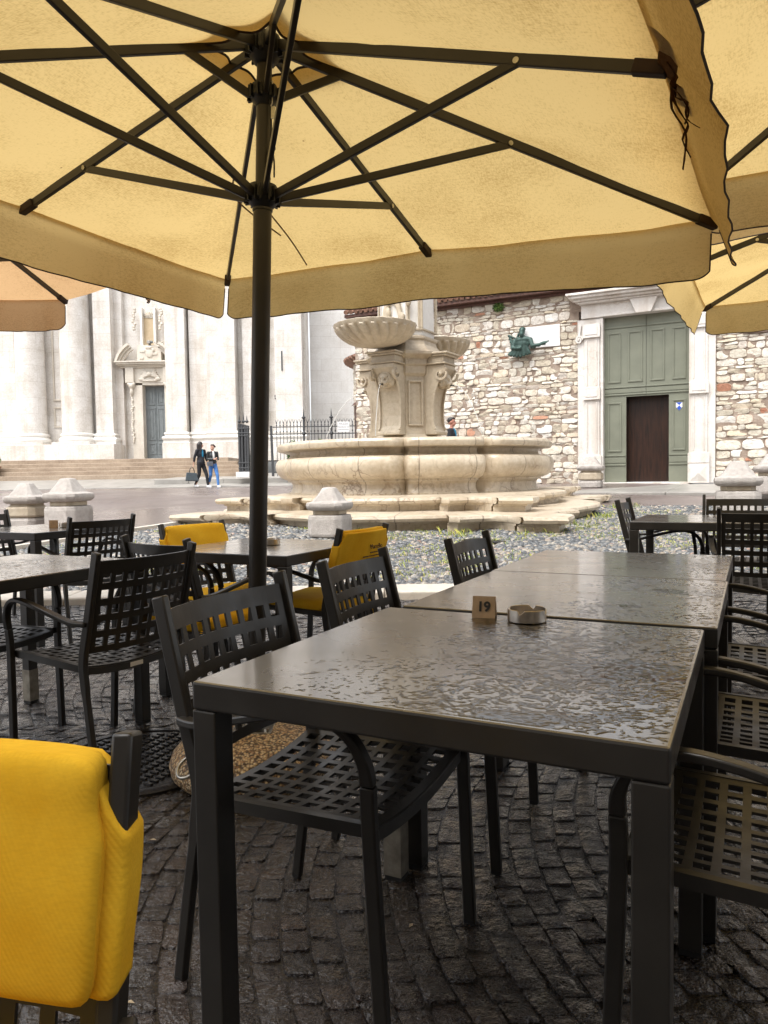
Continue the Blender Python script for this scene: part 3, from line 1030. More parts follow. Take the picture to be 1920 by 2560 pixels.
# ================================================================== PARASOLS
def rim(t_):          # t_ 0..8 around a square of half-size 1: even = mid side, odd = corner
    k = [(1, 0), (1, 1), (0, 1), (-1, 1), (-1, 0), (-1, -1), (0, -1), (1, -1)]
    i = int(math.floor(t_)) % 8; f = t_ - math.floor(t_)
    a, b_ = k[i], k[(i + 1) % 8]
    return a[0] * (1 - f) + b_[0] * f, a[1] * (1 - f) + b_[1] * f

def parasol(name, label, base, ang, tilt, s, zh, ze, zc, canvas, full=True, flare=(0, 0, 0, 0), short=(), octo=False, pole=True, vh=.235):
    t = thing(name, label, 'parasol', base, 0, 'fabric parasols over the terrace')
    u = Vector((math.cos(ang), -math.sin(ang), 0)); k = Vector((tilt[0], tilt[1], 1)).normalized()
    u = (u - k * u.dot(k)).normalized(); v = k.cross(u)
    t.rotation_euler = Matrix((u, v, k)).transposed().to_euler()
    NS = 8
    if octo:
        tip = lambda q: (s * math.cos(q * math.pi / 4), s * math.sin(q * math.pi / 4), ze + .03 * (q == 1))
    else:
        def tip(q):
            x, y = rim(q)
            return (s * x, s * y, zc if q % 2 else ze)
    hub = Vector((0, 0, zh))
    def edge(q):      # point on the rim for 0..8
        i = int(math.floor(q)) % 8; f = q - math.floor(q)
        return Vector(tip(i)).lerp(Vector(tip((i + 1) % 8)), f)
    # canopy: panels between ribs, slack in the middle
    b = MB(); nr, na = 16, 8
    def slack(p, f, r_):
        p.z += .018 + .012 * (float(vnoise(p.x * 3 + 7, p.y * 3 + 3)) - .5) + .004 * (float(vnoise(p.x * 11 + 2, p.y * 11 + 5)) - .5) - (math.sin(math.pi * f) * math.sin(math.pi * min(1, r_)) * .028 + .012 * math.sin(math.pi * f) * r_)
        return p
    rings = []
    for j in range(nr + 1):
        r_ = .115 + (1 - .115) * (j / nr)
        ring = []
        for a in range(8 * na):
            q = a / na
            e = edge(q); f = q - math.floor(q)
            rr = r_ - (.022 * math.sin(math.pi * f) if j == 0 else 0)
            p = hub.lerp(e, rr)
            ring.append(tuple(slack(p, f, r_)))
        rings.append(ring)
    b.loft(rings, cap=False)
    cn = b.build('canopy', canvas, t, smooth=50)
    # hem round the vent opening
    b = MB()
    rg = rings[0] + rings[0][:1]
    b.tube([Vector(p) + Vector((0, 0, -.003)) for p in rg], .0045, 5, cap=False)
    b.build('vent_hem', MT['piping'], cn)
    # raised cap over the vent
    b = MB(); caps = []
    for j, (r_, dz) in enumerate(((.02, .10), (.09, .085), (.145, .070), (.175, .048))):
        ring = []
        for a in range(64):
            q = a / 8; e = edge(q); f = q - math.floor(q)
            p = hub.lerp(e, r_ * (1 - .10 * math.sin(math.pi * f) * (j == 3))); p.z += dz - .018 * math.sin(math.pi * f) * (j == 3)
            ring.append(tuple(p))
        caps.append(ring)
    b.loft(caps, cap=False)
    b.build('vent_cap', canvas, t, smooth=50)
    # valances: one hanging strip per side, rounded lower corners, brown piping
    sides = [(1, 3), (3, 5), (5, 7), (7, 9)] if not octo else [(i, i + 1) for i in range(8)]
    for si, (q0, q1) in enumerate(sides):
        fl = flare[si % len(flare)]
        if fl is None: continue
        A, B = edge(q0), edge(q1)
        out = (A + B) / 2; out.z = 0; out.normalize()
        n = 60; m = 6; L = (B - A).length
        def P(i, j):
            w = .006 + (i - .055 * math.sin(2 * math.pi * i) * 2.6) * (1 - .012)
            e = A.lerp(B, w) if octo else edge(q0 + (q1 - q0) * w)
            d = j * vh
            # rounded corners
            cr = .085; dx = min(w, 1 - w) * L
            hmax = vh - (cr - math.sqrt(max(0, cr * cr - (cr - min(dx, cr)) ** 2))) * .9
            d = j * hmax
            fr_ = fl(w) if callable(fl) else fl
            wv_ = (.25 if callable(fl) else 1) * .022 * math.sin(w * 11 + si * 2 + 1) * j + (.4 if callable(fl) else 1) * .009 * math.sin(w * 31 + si) * j + .006 * math.sin(w * 67 + 2 * si) * j * j
            fold = .02 * math.exp(-((w - .5) / .05) ** 2) * j
            fq = (w if octo else ((q0 + (q1 - q0) * w) % 1))
            e = slack(Vector(e), fq % 1, 1.0)
            p = e + out * (math.sin(fr_) * d + wv_ + fold) - Vector((0, 0, 1)) * (math.cos(fr_) * d)
            if j == 0: p = e - out * .016 + Vector((0, 0, .0008))
            return tuple(p)
        b = MB().grid(n, m, P)
        va = b.build('valance', canvas, t, smooth=0)
        path = [P(0, j / 4) for j in range(1, 4)] + [P(i / n, 1) for i in range(n + 1)] + [P(1, j / 4) for j in (3, 2, 1)]
        MB().tube(path, .0034, 5).build('piping', MT['piping'], va)
    # frame
    b = MB()
    if pole:
        b.tube([(0, 0, .0), (0, 0, zh - .54)], .033, 20)
        b.tube([(0, 0, zh - .545), (0, 0, zh + .02)], .0265, 20)
        b.tube([(0, 0, zh - .575), (0, 0, zh - .535)], .0365, 20)
        b.build('pole', MT['um'], t, smooth=40)
    def hubm(nm, z, r_, h):
        b = MB().lathe([(.03, z - h * .55), (r_ * .62, z - h * .5), (r_, z - h * .15), (r_, z + h * .22), (r_ * .86, z + h * .45), (.03, z + h * .5)], 24)
        for a in range(8):
            q = a * math.pi / 4
            m = Matrix.Rotation(q, 4, 'Z')
            b.box(r_ * .8, r_ * 1.12, -.018, -.0125, z - h * .3, z + h * .3, m)
            b.box(r_ * .8, r_ * 1.12, .0125, .018, z - h * .3, z + h * .3, m)
        b.build(nm, MT['black'], t, smooth=35)
    zl = zh - .525
    hubm('top_hub', zh - .02, .062, .095)
    hubm('runner_hub', zl, .058, .085)
    hubm('upper_runner', zh - .175, .052, .07)
    for q in range(8):
        tp = Vector(tip(q)); d = (tp - hub).normalized()
        lat = Vector((0, 0, 1)).cross(d).normalized()
        b = MB()
        if octo: jt, a0 = .6, .05
        else: jt, a0 = (.495, .03) if q % 2 else (.69, .04)
        rb = b.sweep([hub.lerp(tp, a0), hub.lerp(tp, 1.0)], .018, .036, lat=lat).build('rib', MT['um'], t, bevel=.003)
        e0 = tp - d * .09
        MB().sweep([e0 + Vector((0, 0, .004)), tp + d * .004 + Vector((0, 0, .004))], .034, .046, lat=lat).build('rib_pocket', MT['piping'], rb, bevel=.004)
        J = hub.lerp(tp, jt)
        L0 = Vector((0, 0, zl)) + d.cross(Vector((0, 0, 0))) + Vector((d.x, d.y, 0)).normalized() * .055
        J2 = J - Vector((0, 0, .006))
        st = MB().sweep([L0, J2 + (J2 - L0).normalized() * .012], .016, .030, lat=lat).build('strut', MT['um'], t, bevel=.003)
        bo = MB()
        for sg in (-1, 1):
            bo.tube([J2 + lat * sg * .0085, J2 + lat * sg * .0135], .0095, 12)
        bo.build('bolt', MT['steel'], st)
        if q % 2 and not octo:
            J = hub.lerp(tp, .145); L0 = Vector((0, 0, zh - .18)) + Vector((d.x, d.y, 0)).normalized() * .05
            st = MB().sweep([L0, J + (J - L0).normalized() * .012], .016, .028, lat=lat).build('short_strut', MT['um'], t, bevel=.003)
    return t, tip, hub, zl

BASE = (-.505, 2.75, 0)
MAIN, tipM, hubM, zlM = parasol('parasol', 'large square ecru parasol overhead with dark pole, its right corner torn and charred',
    BASE, R(29.3), (.042, -.026), 1.36, 2.637, 2.248, 2.22, MT['canvas'],
    flare=(.05, .0, .0, lambda w: R(22 + 26 * (1 - w))))
# the side between tips 7 and 1 (right side) is blown outward; the crank rope, hook and torn cloth hang on the frame
b = MB()
b.tube(spline([(.04, -.012, zlM + .05), (.036, -.02, zlM + .12), (.045, -.015, zlM + .20), (.036, -.01, zlM + .30), (.03, -.02, zlM + .37)], 5), .004, 6)
b.tube(spline([(.05, .0, zlM + .06), (.058, -.012, zlM + .11), (.05, -.012, zlM + .15)], 5), .003, 6)
b.ell((.052, -.012, zlM + .155), (.010, .010, .010))
b.build('rope', MT['black'], MAIN, smooth=0)
b = MB()
b.tube([(.036, -.012, zlM + .30), (.036, -.012, zlM + .38), (.046, -.012, zlM + .385), (.046, -.012, zlM + .31), (.040, -.012, zlM + .30)], .0028, 6)
b.box(.046, .060, -.018, -.014, zlM + .255, zlM + .295)
b.build('hook', MT['steel'], MAIN)
tp = Vector(tipM(0))
b = MB()
for k in range(4):
    y0 = -.06 + .045 * k; L_ = (.16, .27, .22, .12)[k]
    pts = [(tp.x + .01 + .012 * j + .012 * math.sin(2.1 * j + k), y0 + .02 * math.sin(1.7 * j + 2 * k), tp.z - .01 - L_ * j / 5) for j in range(6)]
    b.sweep(spline(pts, 3), [.024 * (1 - i / 17) * (.7 + .3 * math.sin(3 * i + k)) + .003 for i in range(16)], .002, lat=(.3, 1, 0))
b.build('torn_cloth', MT['burnt'], MAIN, smooth=0)
b = MB()
b.grid(14, 5, lambda i, j: (tp.x - .01 + .05 * j + .012 * math.sin(9 * i), tp.y - .22 + .42 * i, tp.z + .012 - .05 * j - .01 * math.sin(14 * i + 1) * j))
b.build('scorched_hem', MT['burnt'], MAIN, smooth=0)
# two loose cords lying under the far panel
b = MB()
def under(x, y):
    m_ = max(abs(x), abs(y)) / 1.36
    return 2.637 - (2.637 - 2.235) * m_ - .025
b.tube(spline([(x, y, under(x, y)) for x, y in ((-.56, .50), (-.60, .75), (-.64, 1.02), (-.70, 1.26))], 6), .004, 5)
b.tube(spline([(x, y, under(x, y) - .01) for x, y in ((-.57, .50), (-.67, .62), (-.69, .80), (-.66, .97))], 6), .004, 5)
b.build('tie_cord', MT['cord'], MAIN, smooth=0)

parasol('parasol', 'square ecru parasol cut by the upper right frame edge, beside the torn parasol', (2.02, 1.56, .02), R(28), (.0, .0), 1.36, 2.78, 2.385, 2.36, MT['canvas'], flare=(.0, None, .0, .0))
parasol('parasol', 'smaller looking ecru parasol farther back at right, its corner hanging over the green door', (3.24, 4.35, .1), R(28), (0, 0), 1.36, 2.74, 2.36, 2.34, MT['canvas'], flare=(.0, lambda w: R(16 + 24 * w), .0, .0))
parasol('parasol', 'faded orange pink parasol at the left edge behind the large ecru one', (-2.86, 4.5, .02), R(14.5), (0, 0), 1.47, 2.95, 2.50, 2.50, MT['canvas_pink'], octo=True,
        flare=(.0, None, .0, .0, .0, .0, .0, .0))

# parasol foot: domed washed-aggregate disc
t = thing('parasol_ballast', 'speckled tan concrete disc with a steel socket and ring handle, under the pole', 'parasol weight', (-.505, 2.75, 0))
b = MB().lathe([(.0, .165), (.10, .163), (.20, .148), (.265, .122), (.300, .088), (.312, .055), (.305, .022), (.285, .0)][::-1], 64, cap=False)
b.build('disc', MT['agg'], t, smooth=60)
MB().tube([(0, 0, .163), (0, 0, .36)], .037, 24).build('socket', MT['steel'], t, smooth=40)
b = MB().box(-.075, .075, -.075, .075, .158, .168); b.build('flange', MT['steel'], t, bevel=.002)
b = MB()
for sx in (-1, 1):
    for sy in (-1, 1):
        b.tube([(sx * .058, sy * .058, .168), (sx * .058, sy * .058, .178)], .009, 6)
b.build('bolt', MT['steel'], t)
ha = R(235)
m = Matrix.Rotation(ha, 4, 'Z')
b = MB().box(.215, .285, -.028, .028, .125, .155, m)
h_ = b.build('handle', MT['steel'], t, bevel=.004)
ring = [m @ Vector((.285 + .03 + .035 * math.cos(a), .042 * math.sin(a), .118 - .035 * math.cos(a) * .8)) for a in [2 * math.pi * k / 20 for k in range(21)]]
MB().tube(ring, .006, 8, cap=False).build('ring', MT['steel'], h_, smooth=0)

# manhole cover near the base
def manhole(x, y, r_, label, name='manhole_cover', mat='wetiron', dz=.004):
    t = thing(name, label, 'manhole cover', (x, y, gz(x, y) + dz), R(-24))
    b = MB().lathe([(.0, .004), (r_ * .84, .004), (r_ * .845, -.004), (r_ * .87, -.004), (r_ * .875, .008), (r_ * .94, .010), (r_, .004), (r_, -.05)][::-1], 48, cap=False)
    b.build('plate', MT[mat], t, smooth=30)
    b = MB()
    for i in range(-5, 6):
        for j in range(-9, 10):
            px, py = i * r_ * .145, j * r_ * .085
            if px * px + py * py < (.78 * r_) ** 2:
                b.box(px - r_ * .045, px + r_ * .045, py - r_ * .022, py + r_ * .022, .003, .011)
    b.build('ribs', MT[mat], t, bevel=.002)
    return t
manhole(-.98, 2.86, .36, 'wet ribbed iron manhole cover behind the yellow foreground chair, by the parasol base')
manhole(1.28, 9.45, .30, 'dark iron cover set in the cobbles in front of the fountain', dz=PZ + .012)

# litter of pale petals on the setts
for k, (x, y) in enumerate([(-.72, 2.2), (.05, 1.75), (-.55, 1.5), (.35, 1.25), (-.2, 1.35), (-.83, 1.72)]):
    b = MB(); l = random.uniform(.008, .014)
    b.add([(-l, 0, 0), (0, -l * .5, .002), (l, 0, .001), (0, l * .5, .003)], [(0, 1, 2, 3)])
    o = b.build('petal', MT['dryleaf'], None)
    o.location = (x, y, .008); o.rotation_euler = (0, 0, random.uniform(0, 6))
    tag(o, 'tiny pale petal lying on the wet dark setts', 'petal', 'pale petals on the wet setts')

# ================================================================== BOLLARDS
def octa(r_, z, ch=.32, n=3):
    """square of half-size r_ with cut corners"""
    c = r_ * ch
    return [(r_, -r_ + c, z), (r_, r_ - c, z), (r_ - c, r_, z), (-r_ + c, r_, z), (-r_, r_ - c, z), (-r_, -r_ + c, z), (-r_ + c, -r_, z), (r_ - c, -r_, z)]
def bollard(x, y, s, label, rz, style=0, dz=0.0):
    t = thing('stone_bollard', label, 'bollard', (x, y, gz(x, y) + dz), R(rz), 'low carved stone bollards')
    if style == 0:
        prof = [(.92, 0), (.97, .05), (.97, .27), (.93, .33)]; neck = [(.74, .335), (.74, .40)]
    else:
        prof = [(.86, 0), (.88, .12), (.82, .17)]; neck = [(.86, .175), (.92, .21), (.90, .33), (.74, .37), (.74, .41)]
    b = MB().loft([octa(.29 * s * r_, z * s) for r_, z in prof]); b.build('block', MT['bollard'], t, bevel=.02, bseg=3)
    b = MB().loft([octa(.29 * s * r_, z * s) for r_, z in neck]); b.build('neck', MT['fount_dark'], t, bevel=.01)
    cap = [(.88, .40), (1.0, .43), (1.04, .47), (1.0, .515), (.80, .53), (.74, .54), (.72, .55), (.60, .60), (.46, .66), (.34, .72), (.30, .735), (.12, .745)]
    b = MB().loft([octa(.29 * s * r_, z * s, .3) for r_, z in cap]); b.build('cap', MT['bollard'], t, smooth=35, bevel=.008)
    return t
bollard(-.76, 10.35, .93, 'stone bollard in front of the fountain, between the two yellow back chairs', -20, 0, PZ)
bollard(-5.17, 12.1, 1.10, 'wide octagonal stone bollard, right one of the pair behind the far left table', -18)
bollard(-5.95, 12.3, 1.0, 'narrower two tier stone bollard, left one of the pair by the frame edge', -8, 1)
bollard(5.95, 12.4, 1.22, 'large stone bollard at right behind the black chair backs', -22, 0)
bollard(8.25, 15.7, 1.15, 'stone bollard at the right frame edge, behind the large right bollard', -22, 0, .1)
bollard(5.70, 20.3, 1.15, 'small stone bollard standing left of the green door by the portal', -26, 1)

# ================================================================== FOUNTAIN
FZ = gz(.66, 11.0)
fount = thing('fountain', 'cream stone baroque fountain with stepped lobed basin and shell bowls', 'fountain', (.64, 15.4, FZ), 0)

def side_profile(a, bas=False):
    """one side of the stepped plan: (s along, n outward) pairs from -a to a, half then mirrored"""
    h = []
    if not bas:
        for k in range(13):
            s_ = .47 * a * k / 12; h.append((s_, a * (.985 + .17 * (1 - (s_ / (.5 * a)) ** 2) - .13)))
        h += [(.475 * a, .885 * a), (.476 * a, .955 * a), (.535 * a, .985 * a)]
        for k in range(11):
            w = k / 10; h.append((.535 * a + (.80 - .535) * a * w, a * (.985 - .095 * math.sin(math.pi * w))))
        h += [(.803 * a, .965 * a), (.812 * a, .965 * a), (.815 * a, 1.0 * a), (a, a)]
    return [(-s_, n) for s_, n in h[:0:-1]] + h
def plan_steps(a):
    pts = []
    sp_ = side_profile(a)
    for q in range(4):                       # front (-y), right (+x), back, left
        ca, sa = math.cos(q * math.pi / 2), math.sin(q * math.pi / 2)
        for s_, n in sp_[:-1]:
            x, y = s_, -n
            pts.append((x * ca - y * sa, x * sa + y * ca))
    return pts
def plan_basin(r_):
    pts = []
    N = 288
    for k in range(N):
        a = 360.0 * k / N
        d = (a + 45) % 90 - 45              # angle from the lobe axis
        if abs(d) < 28.5:
            w = abs(d) / 28.5
            rr = 1.02 - .03 * w ** 2 - .085 * w ** 18
        else:
            w = (abs(d) - 28.5) / 16.5      # 0 at the notch, 1 at the diagonal axis
            rr = .985 - .07 * (1 - w) ** 14 - .012 * (1 - w)
        q = R(a - 90)
        pts.append((r_ * rr * math.cos(q), r_ * rr * math.sin(q)))
    return pts
def tier(name, plan, prof, mat, rz, dx=0, bevel=0, shear=0.0, smooth=40, dy=0):
    """prof: (offset, z) ; plan(r) gives the outline"""
    rings = []
    for r_, z in prof:
        rings.append([(x, y, z + shear * y) for x, y in plan(r_)])
    b = MB().loft(rings)
    o = b.build(name, mat, fount, smooth=smooth, bevel=bevel)
    o.rotation_euler = (0, 0, rz); o.location = (dx, dy, 0)
    return o
Z = lambda z: z - FZ
RS = R(-22); RB = R(-34); RP = R(-30)
A = 3.25
def nose(a, z0, z1, z2, nz=.11):
    """riser from z0, nosing z1..z2 (rounded), closing at top"""
    return [(a - .15, z0), (a - .15, z1 - .035), (a - .12, z1 - .03), (a - .115, z1 - .004), (a - .06, z1), (a - .02, z1 + nz * .12), (a, z1 + nz * .5), (a - .015, z1 + nz * .85), (a - .06, z2), (a - .3, z2 + .004)]
tier('lower_step', plan_steps, nose(A, Z(.05), Z(.472), Z(.572)), MT['fount'], RS, .02, shear=.018, dy=-1.38)
A2 = 2.78
tier('upper_step', plan_steps, nose(A2, Z(.44), Z(.685), Z(.785)), MT['fount'], RS, .02, shear=.012, dy=-.95)
rB = 2.86
prof = [(rB - .62, Z(.72)), (rB - .27, Z(.72)), (rB - .27, Z(.80)), (rB - .30, Z(.805)), (rB - .32, Z(.84)), (rB - .34, Z(.88)), (rB - .34, Z(.96)), (rB - .30, Z(1.005)), (rB - .25, Z(1.01)), (rB - .25, Z(1.045)), (rB - .22, Z(1.047)),
        (rB - .12, Z(1.085)), (rB - .045, Z(1.16)), (rB - .005, Z(1.25)), (rB, Z(1.31)), (rB - .012, Z(1.38)), (rB - .04, Z(1.43)), (rB - .075, Z(1.452)), (rB - .10, Z(1.457)), (rB - .22, Z(1.465)),
        (rB - .27, Z(1.485)), (rB - .30, Z(1.53)), (rB - .29, Z(1.575)), (rB - .25, Z(1.60)), (rB - .20, Z(1.604))]
tier('basin', plan_basin, prof, MT['fount'], RB, -.04, smooth=27)
prof = [(rB - .26, Z(1.6045)), (rB - .09, Z(1.607)), (rB - .055, Z(1.62)), (rB - .035, Z(1.66)), (rB - .035, Z(1.71)), (rB - .06, Z(1.75)), (rB - .10, Z(1.765)), (rB - .40, Z(1.768)), (rB - .42, Z(1.74)), (rB - .42, Z(1.45))]
b = tier('basin_rim', plan_basin, prof, MT['fount'], RB, -.04, smooth=30)
# water inside
w = MB().add([(x, y, Z(1.60)) for x, y in plan_basin(rB - .425)], [tuple(range(288))]).build('basin_water', MT['jet'], fount)
w.rotation_euler = (0, 0, RB)

# pedestal
PX = -.13
def oct_ring(r_, z, tw=27.0):
    """octagon with wide facets on the lobe axes, narrow between"""
    pts = []
    for q in range(4):
        for s_ in (-1, 1):
            a = R(90 * q - 90 + s_ * tw)
            pts.append((r_ * math.cos(a), r_ * math.sin(a), z))
    return pts
def oct_part(name, prof, mat, bevel=.008, parent=None):
    o = MB().loft([oct_ring(r_, z) for r_, z in prof]).build(name, mat, parent or fount, bevel=bevel)
    if parent is None:
        o.rotation_euler = (0, 0, RP); o.location = (PX, 0, 0)
    return o
ped = oct_part('pedestal', [(.76, Z(1.40)), (.76, Z(1.80)), (.72, Z(1.83)), (.70, Z(1.87)), (.66, Z(1.90)), (.62, Z(1.93)), (.60, Z(2.1)), (.60, Z(3.08)), (.66, Z(3.14)), (.66, Z(3.28)), (.70, Z(3.31)), (.70, Z(3.42)), (.80, Z(3.47)), (.84, Z(3.50)), (.84, Z(3.56)), (.74, Z(3.60)), (.64, Z(3.72)), (.62, Z(3.80)), (.65, Z(3.83)), (.65, Z(3.88)), (.58, Z(3.90))], MT['fount_dark'])
sh = oct_part('shaft', [(.58, Z(3.905)), (.58, Z(6.6)), (.66, Z(6.7)), (.66, Z(6.9))], MT['fount_white'])
def at_dir(aw, r_, z):                      # world direction aw from -Y (deg, + towards +X), local to fountain
    return Vector((PX + r_ * math.sin(R(aw)), -r_ * math.cos(R(aw)), z))
def dir_m(aw):
    """frame: x tangent(right seen from outside), -y outward"""
    m = Matrix.Rotation(R(aw), 4, 'Z'); m.translation = Vector((PX, 0, 0)); return m
# recessed panels on the shaft and pedestal
for aw, r_, z0, z1, w_ in ((-30, .525, 4.0, 6.5, .34), (15, .56, 4.0, 6.5, .12), (60, .525, 4.0, 6.5, .34), (15, .585, 2.1, 3.0, .15)):
    b = MB(); m = dir_m(aw)
    for x0, x1, a_, c_ in ((-w_, w_, z0, z0 + .035), (-w_, w_, z1 - .035, z1), (-w_, -w_ + .03, z0 + .036, z1 - .036), (w_ - .03, w_, z0 + .036, z1 - .036)):
        b.box(x0, x1, -r_ - .035, -r_ + .02, Z(a_), Z(c_), m)
    b.build('panel_moulding', MT['fount_dark'], fount, bevel=.006)
# consoles with scrolls and lion masks on the four lobe axes
def lion(aw, zc, rr):
    m = dir_m(aw)
    E = lambda x, y, z: tuple(m @ Vector((x, -rr - y, Z(zc) + z)))
    b = MB(); rot = m.to_3x3()
    b.ell(E(0, -.02, .0), (.135, .12, .15), rot=rot)
    b.ell(E(0, .09, .085), (.10, .06, .055), rot=rot)           # brow
    b.ell(E(-.05, .125, .055), (.045, .03, .025), rot=rot); b.ell(E(.05, .125, .055), (.045, .03, .025), rot=rot)
    b.caps(E(0, .125, .06), E(0, .165, -.035), .026, .036)      # nose
    b.ell(E(-.045, .135, -.06), (.05, .05, .04), rot=rot); b.ell(E(.045, .135, -.06), (.05, .05, .04), rot=rot)
    b.ell(E(-.075, .09, -.0), (.04, .04, .05), rot=rot); b.ell(E(.075, .09, -.0), (.04, .04, .05), rot=rot)
    b.ell(E(0, .10, -.115), (.055, .05, .04), rot=rot)          # chin
    for k in range(15):                                          # mane locks
        a = R(-215 + 250 * k / 14)
        b.ell(E(.155 * math.cos(-a), .0, .02 + .175 * math.sin(-a)), (.045, .05, .045), rot=rot)
        b.ell(E(.12 * math.cos(-a + .1), .05, .02 + .14 * math.sin(-a + .1)), (.035, .045, .035), rot=rot)
    b.remesh('lion_mask', MT['fount_dark'], fount, .012, 2)
    MB().tube([E(0, .12, -.082), E(0, .24, -.088)], .014, 8).build('spout', MT['black'], fount)
def console(aw):
    m = dir_m(aw)
    side = [(.50, 1.92), (.80, 1.92), (.80, 1.98), (.74, 2.02), (.70, 2.10), (.68, 2.30), (.69, 2.55), (.73, 2.78), (.80, 2.95), (.90, 3.10), (.99, 3.22), (.99, 3.30), (.50, 3.30)]
    b = MB().prism([(p, q) for p, q in side], -.25, .25, lambda p, q, h: tuple(m @ Vector((h, -p, Z(q)))))
    c = b.build('console', MT['fount_dark'], fount, bevel=.012)
    b = MB()
    for s_ in (-1, 1):                                            # raised edge ribbons and scroll ends
        rb = [(p, q) for p, q in side[3:11]]
        b.sweep([m @ Vector((s_ * .235, -p - .02, Z(q))) for p, q in rb], .035, .05, lat=m.to_3x3() @ Vector((1, 0, 0)))
        sp_ = []
        for k in range(26):
            a = k / 25 * 4.2 * math.pi / 2 + math.pi * .9; r_ = .135 - .10 * k / 25
            sp_.append(m @ Vector((s_ * .262, -.90 + r_ * math.cos(a), Z(3.11) + r_ * math.sin(a))))
        b.sweep(sp_, .05, .04, lat=m.to_3x3() @ Vector((1, 0, 0)))
        b.ell(tuple(m @ Vector((s_ * .262, -.90, Z(3.11)))), (.045, .045, .045))
    b.build('scroll', MT['fount_dark'], c, smooth=40)
    b = MB()
    for z0, z1, rr, w_ in ((3.305, 3.335, 1.02, .30), (3.336, 3.46, .97, .27), (3.461, 3.50, 1.04, .31), (3.501, 3.535, 1.08, .34)):
        b.box(-w_, w_, -rr, -.5, Z(z0), Z(z1), m)
    b.build('bracket_top', MT['fount_dark'], c, bevel=.01)
    lion(aw, 2.98, .84)
for aw in (-30, 60, 150, 240):
    console(aw)
def shell(aw, r_, zt, rad):
    c = at_dir(aw, r_, 0)
    prof = [(.0, -.365), (.30, -.36), (.50, -.335), (.70, -.265), (.86, -.155), (.965, -.04), (1.0, .03), (.96, .045), (.92, .0), (.70, -.12), (.0, -.2)]
    def mod(a, w):
        k = 22
        if w > .7: return 1 + .012 * math.cos(k * a)
        tw = a + .5 * w
        return 1 + .11 * (abs(math.sin(k * tw / 2)) - .6) * min(1, w * 2.5)
    pr = spline([(p[0], p[1], 0) for p in prof[:7]], 4)
    pr = [(max(.001, p.x) * rad, p.y + Z(zt)) for p in pr] + [(p[0] * rad, p[1] + Z(zt)) for p in prof[7:]]
    b = MB().lathe(pr, 264, c.x, c.y, mod)
    b.build('shell_bowl', MT['fount_dark'], fount, smooth=50)
shell(-31, 1.22, 3.96, .80)
shell(142, 1.12, 3.96, .74)
# relief on the shaft above the bowl
m = dir_m(-30); b = MB()
for k in range(26):
    x = random.gauss(0, .12); z = 4.05 + random.random() * 1.1
    b.ell(tuple(m @ Vector((x, -.545 - random.random() * .03, Z(z)))), (.06, .05, random.uniform(.05, .12)))
for s_ in (-1, 1):
    b.caps(tuple(m @ Vector((s_ * .1, -.56, Z(4.6)))), tuple(m @ Vector((s_ * .22, -.56, Z(4.15)))), .06, .05)
b.remesh('carved_relief', MT['fount_dark'], fount, .02, 2)
MB().tube(spline([at_dir(62, .56, Z(5.05)), at_dir(62, .66, Z(5.0)), at_dir(62, .70, Z(4.9)), at_dir(62, .66, Z(4.86))], 5), .018, 8).build('hook', MT['iron'], fount)
# water jets
def jet(aw, zc, rr, v, n=14, r_=.007):
    P_ = []
    for k in range(n):
        tt = .085 * k; P_.append(at_dir(aw, rr + v * tt, Z(zc) - 2.2 * tt * tt))
    P_ = [p for p in P_ if p.z > Z(1.62)]
    MB().tube(P_, r_, 6).build('water_jet', MT['jet'], fount, smooth=0)
jet(-30, 2.895, 1.07, .35)
jet(60, 2.895, 1.07, .9)
jet(240, 2.895, 1.07, 1.5)

# ================================================================== CHURCH
CZ = 2.10
church = thing('church', 'white marble baroque church front with grey door, columns and wide steps', 'church', (-8, 38, CZ))
cx = lambda x: x + 8
cz = lambda z: z - CZ
FY = 1.0                                    # wall plane (local y); attached orders stand in front of it
def cbox(b, x0, x1, y0, y1, z0, z1):
    return b.box(cx(x0), cx(x1), y0, y1, cz(z0), cz(z1))
b = MB()
cbox(b, -40, -13.55, FY, FY + 2, 2.0, 14)
cbox(b, -13.5499, -11.12, FY + .35, FY + 2, 6.05, 14)
cbox(b, -13.5499, -12.55, FY + .35, FY + 2, 2.0, 6.0499)
cbox(b, -11.42, -11.12, FY + .35, FY + 2, 2.0, 6.0499)
cbox(b, -11.1199, -4.0, FY, FY + 2, 2.0, 14)
b.build('wall', MT['marble'], church)
b = MB(); cbox(b, -3.9999, 14, FY + 2.6, FY + 4, .7, 14); b.build('side_wall', MT['ashlar'], church)
def base_mould(b, x0, x1, yf, z0=2.98, z1=3.56):
    """attic base under a pilaster face at y = yf"""
    pr = [(.20, z0), (.20, z0 + .14), (.24, z0 + .16), (.27, z0 + .235), (.24, z0 + .31), (.16, z0 + .33), (.11, z0 + .36), (.10, z0 + .40), (.14, z0 + .42), (.16, z0 + .47), (.13, z0 + .52), (.05, z0 + .54), (.0, z1)]
    rings = []
    for o_, z in pr:
        rings.append([(cx(x0 - o_ * .8), yf - o_, cz(z)), (cx(x1 + o_ * .8), yf - o_, cz(z)), (cx(x1 + o_ * .8), FY, cz(z)), (cx(x0 - o_ * .8), FY, cz(z))])
    b.loft(rings)
def pilaster(x0, x1, yf, plinth=True, p_bot=2.0, name='pilaster', mat='marble'):
    b = MB(); cbox(b, x0, x1, yf, FY - .001, 3.56, 14)
    o = b.build(name, MT[mat], church, bevel=.01)
    b = MB(); base_mould(b, x0, x1, yf); b.build('base_moulding', MT['marble_plain'] if False else MT['fount_white'], o, smooth=35)
    if plinth:
        b = MB(); cbox(b, x0 - .2, x1 + .2, yf - .24, FY - .002, p_bot, 2.979); b.build('plinth', MT['marble'], o, bevel=.015)
    return o
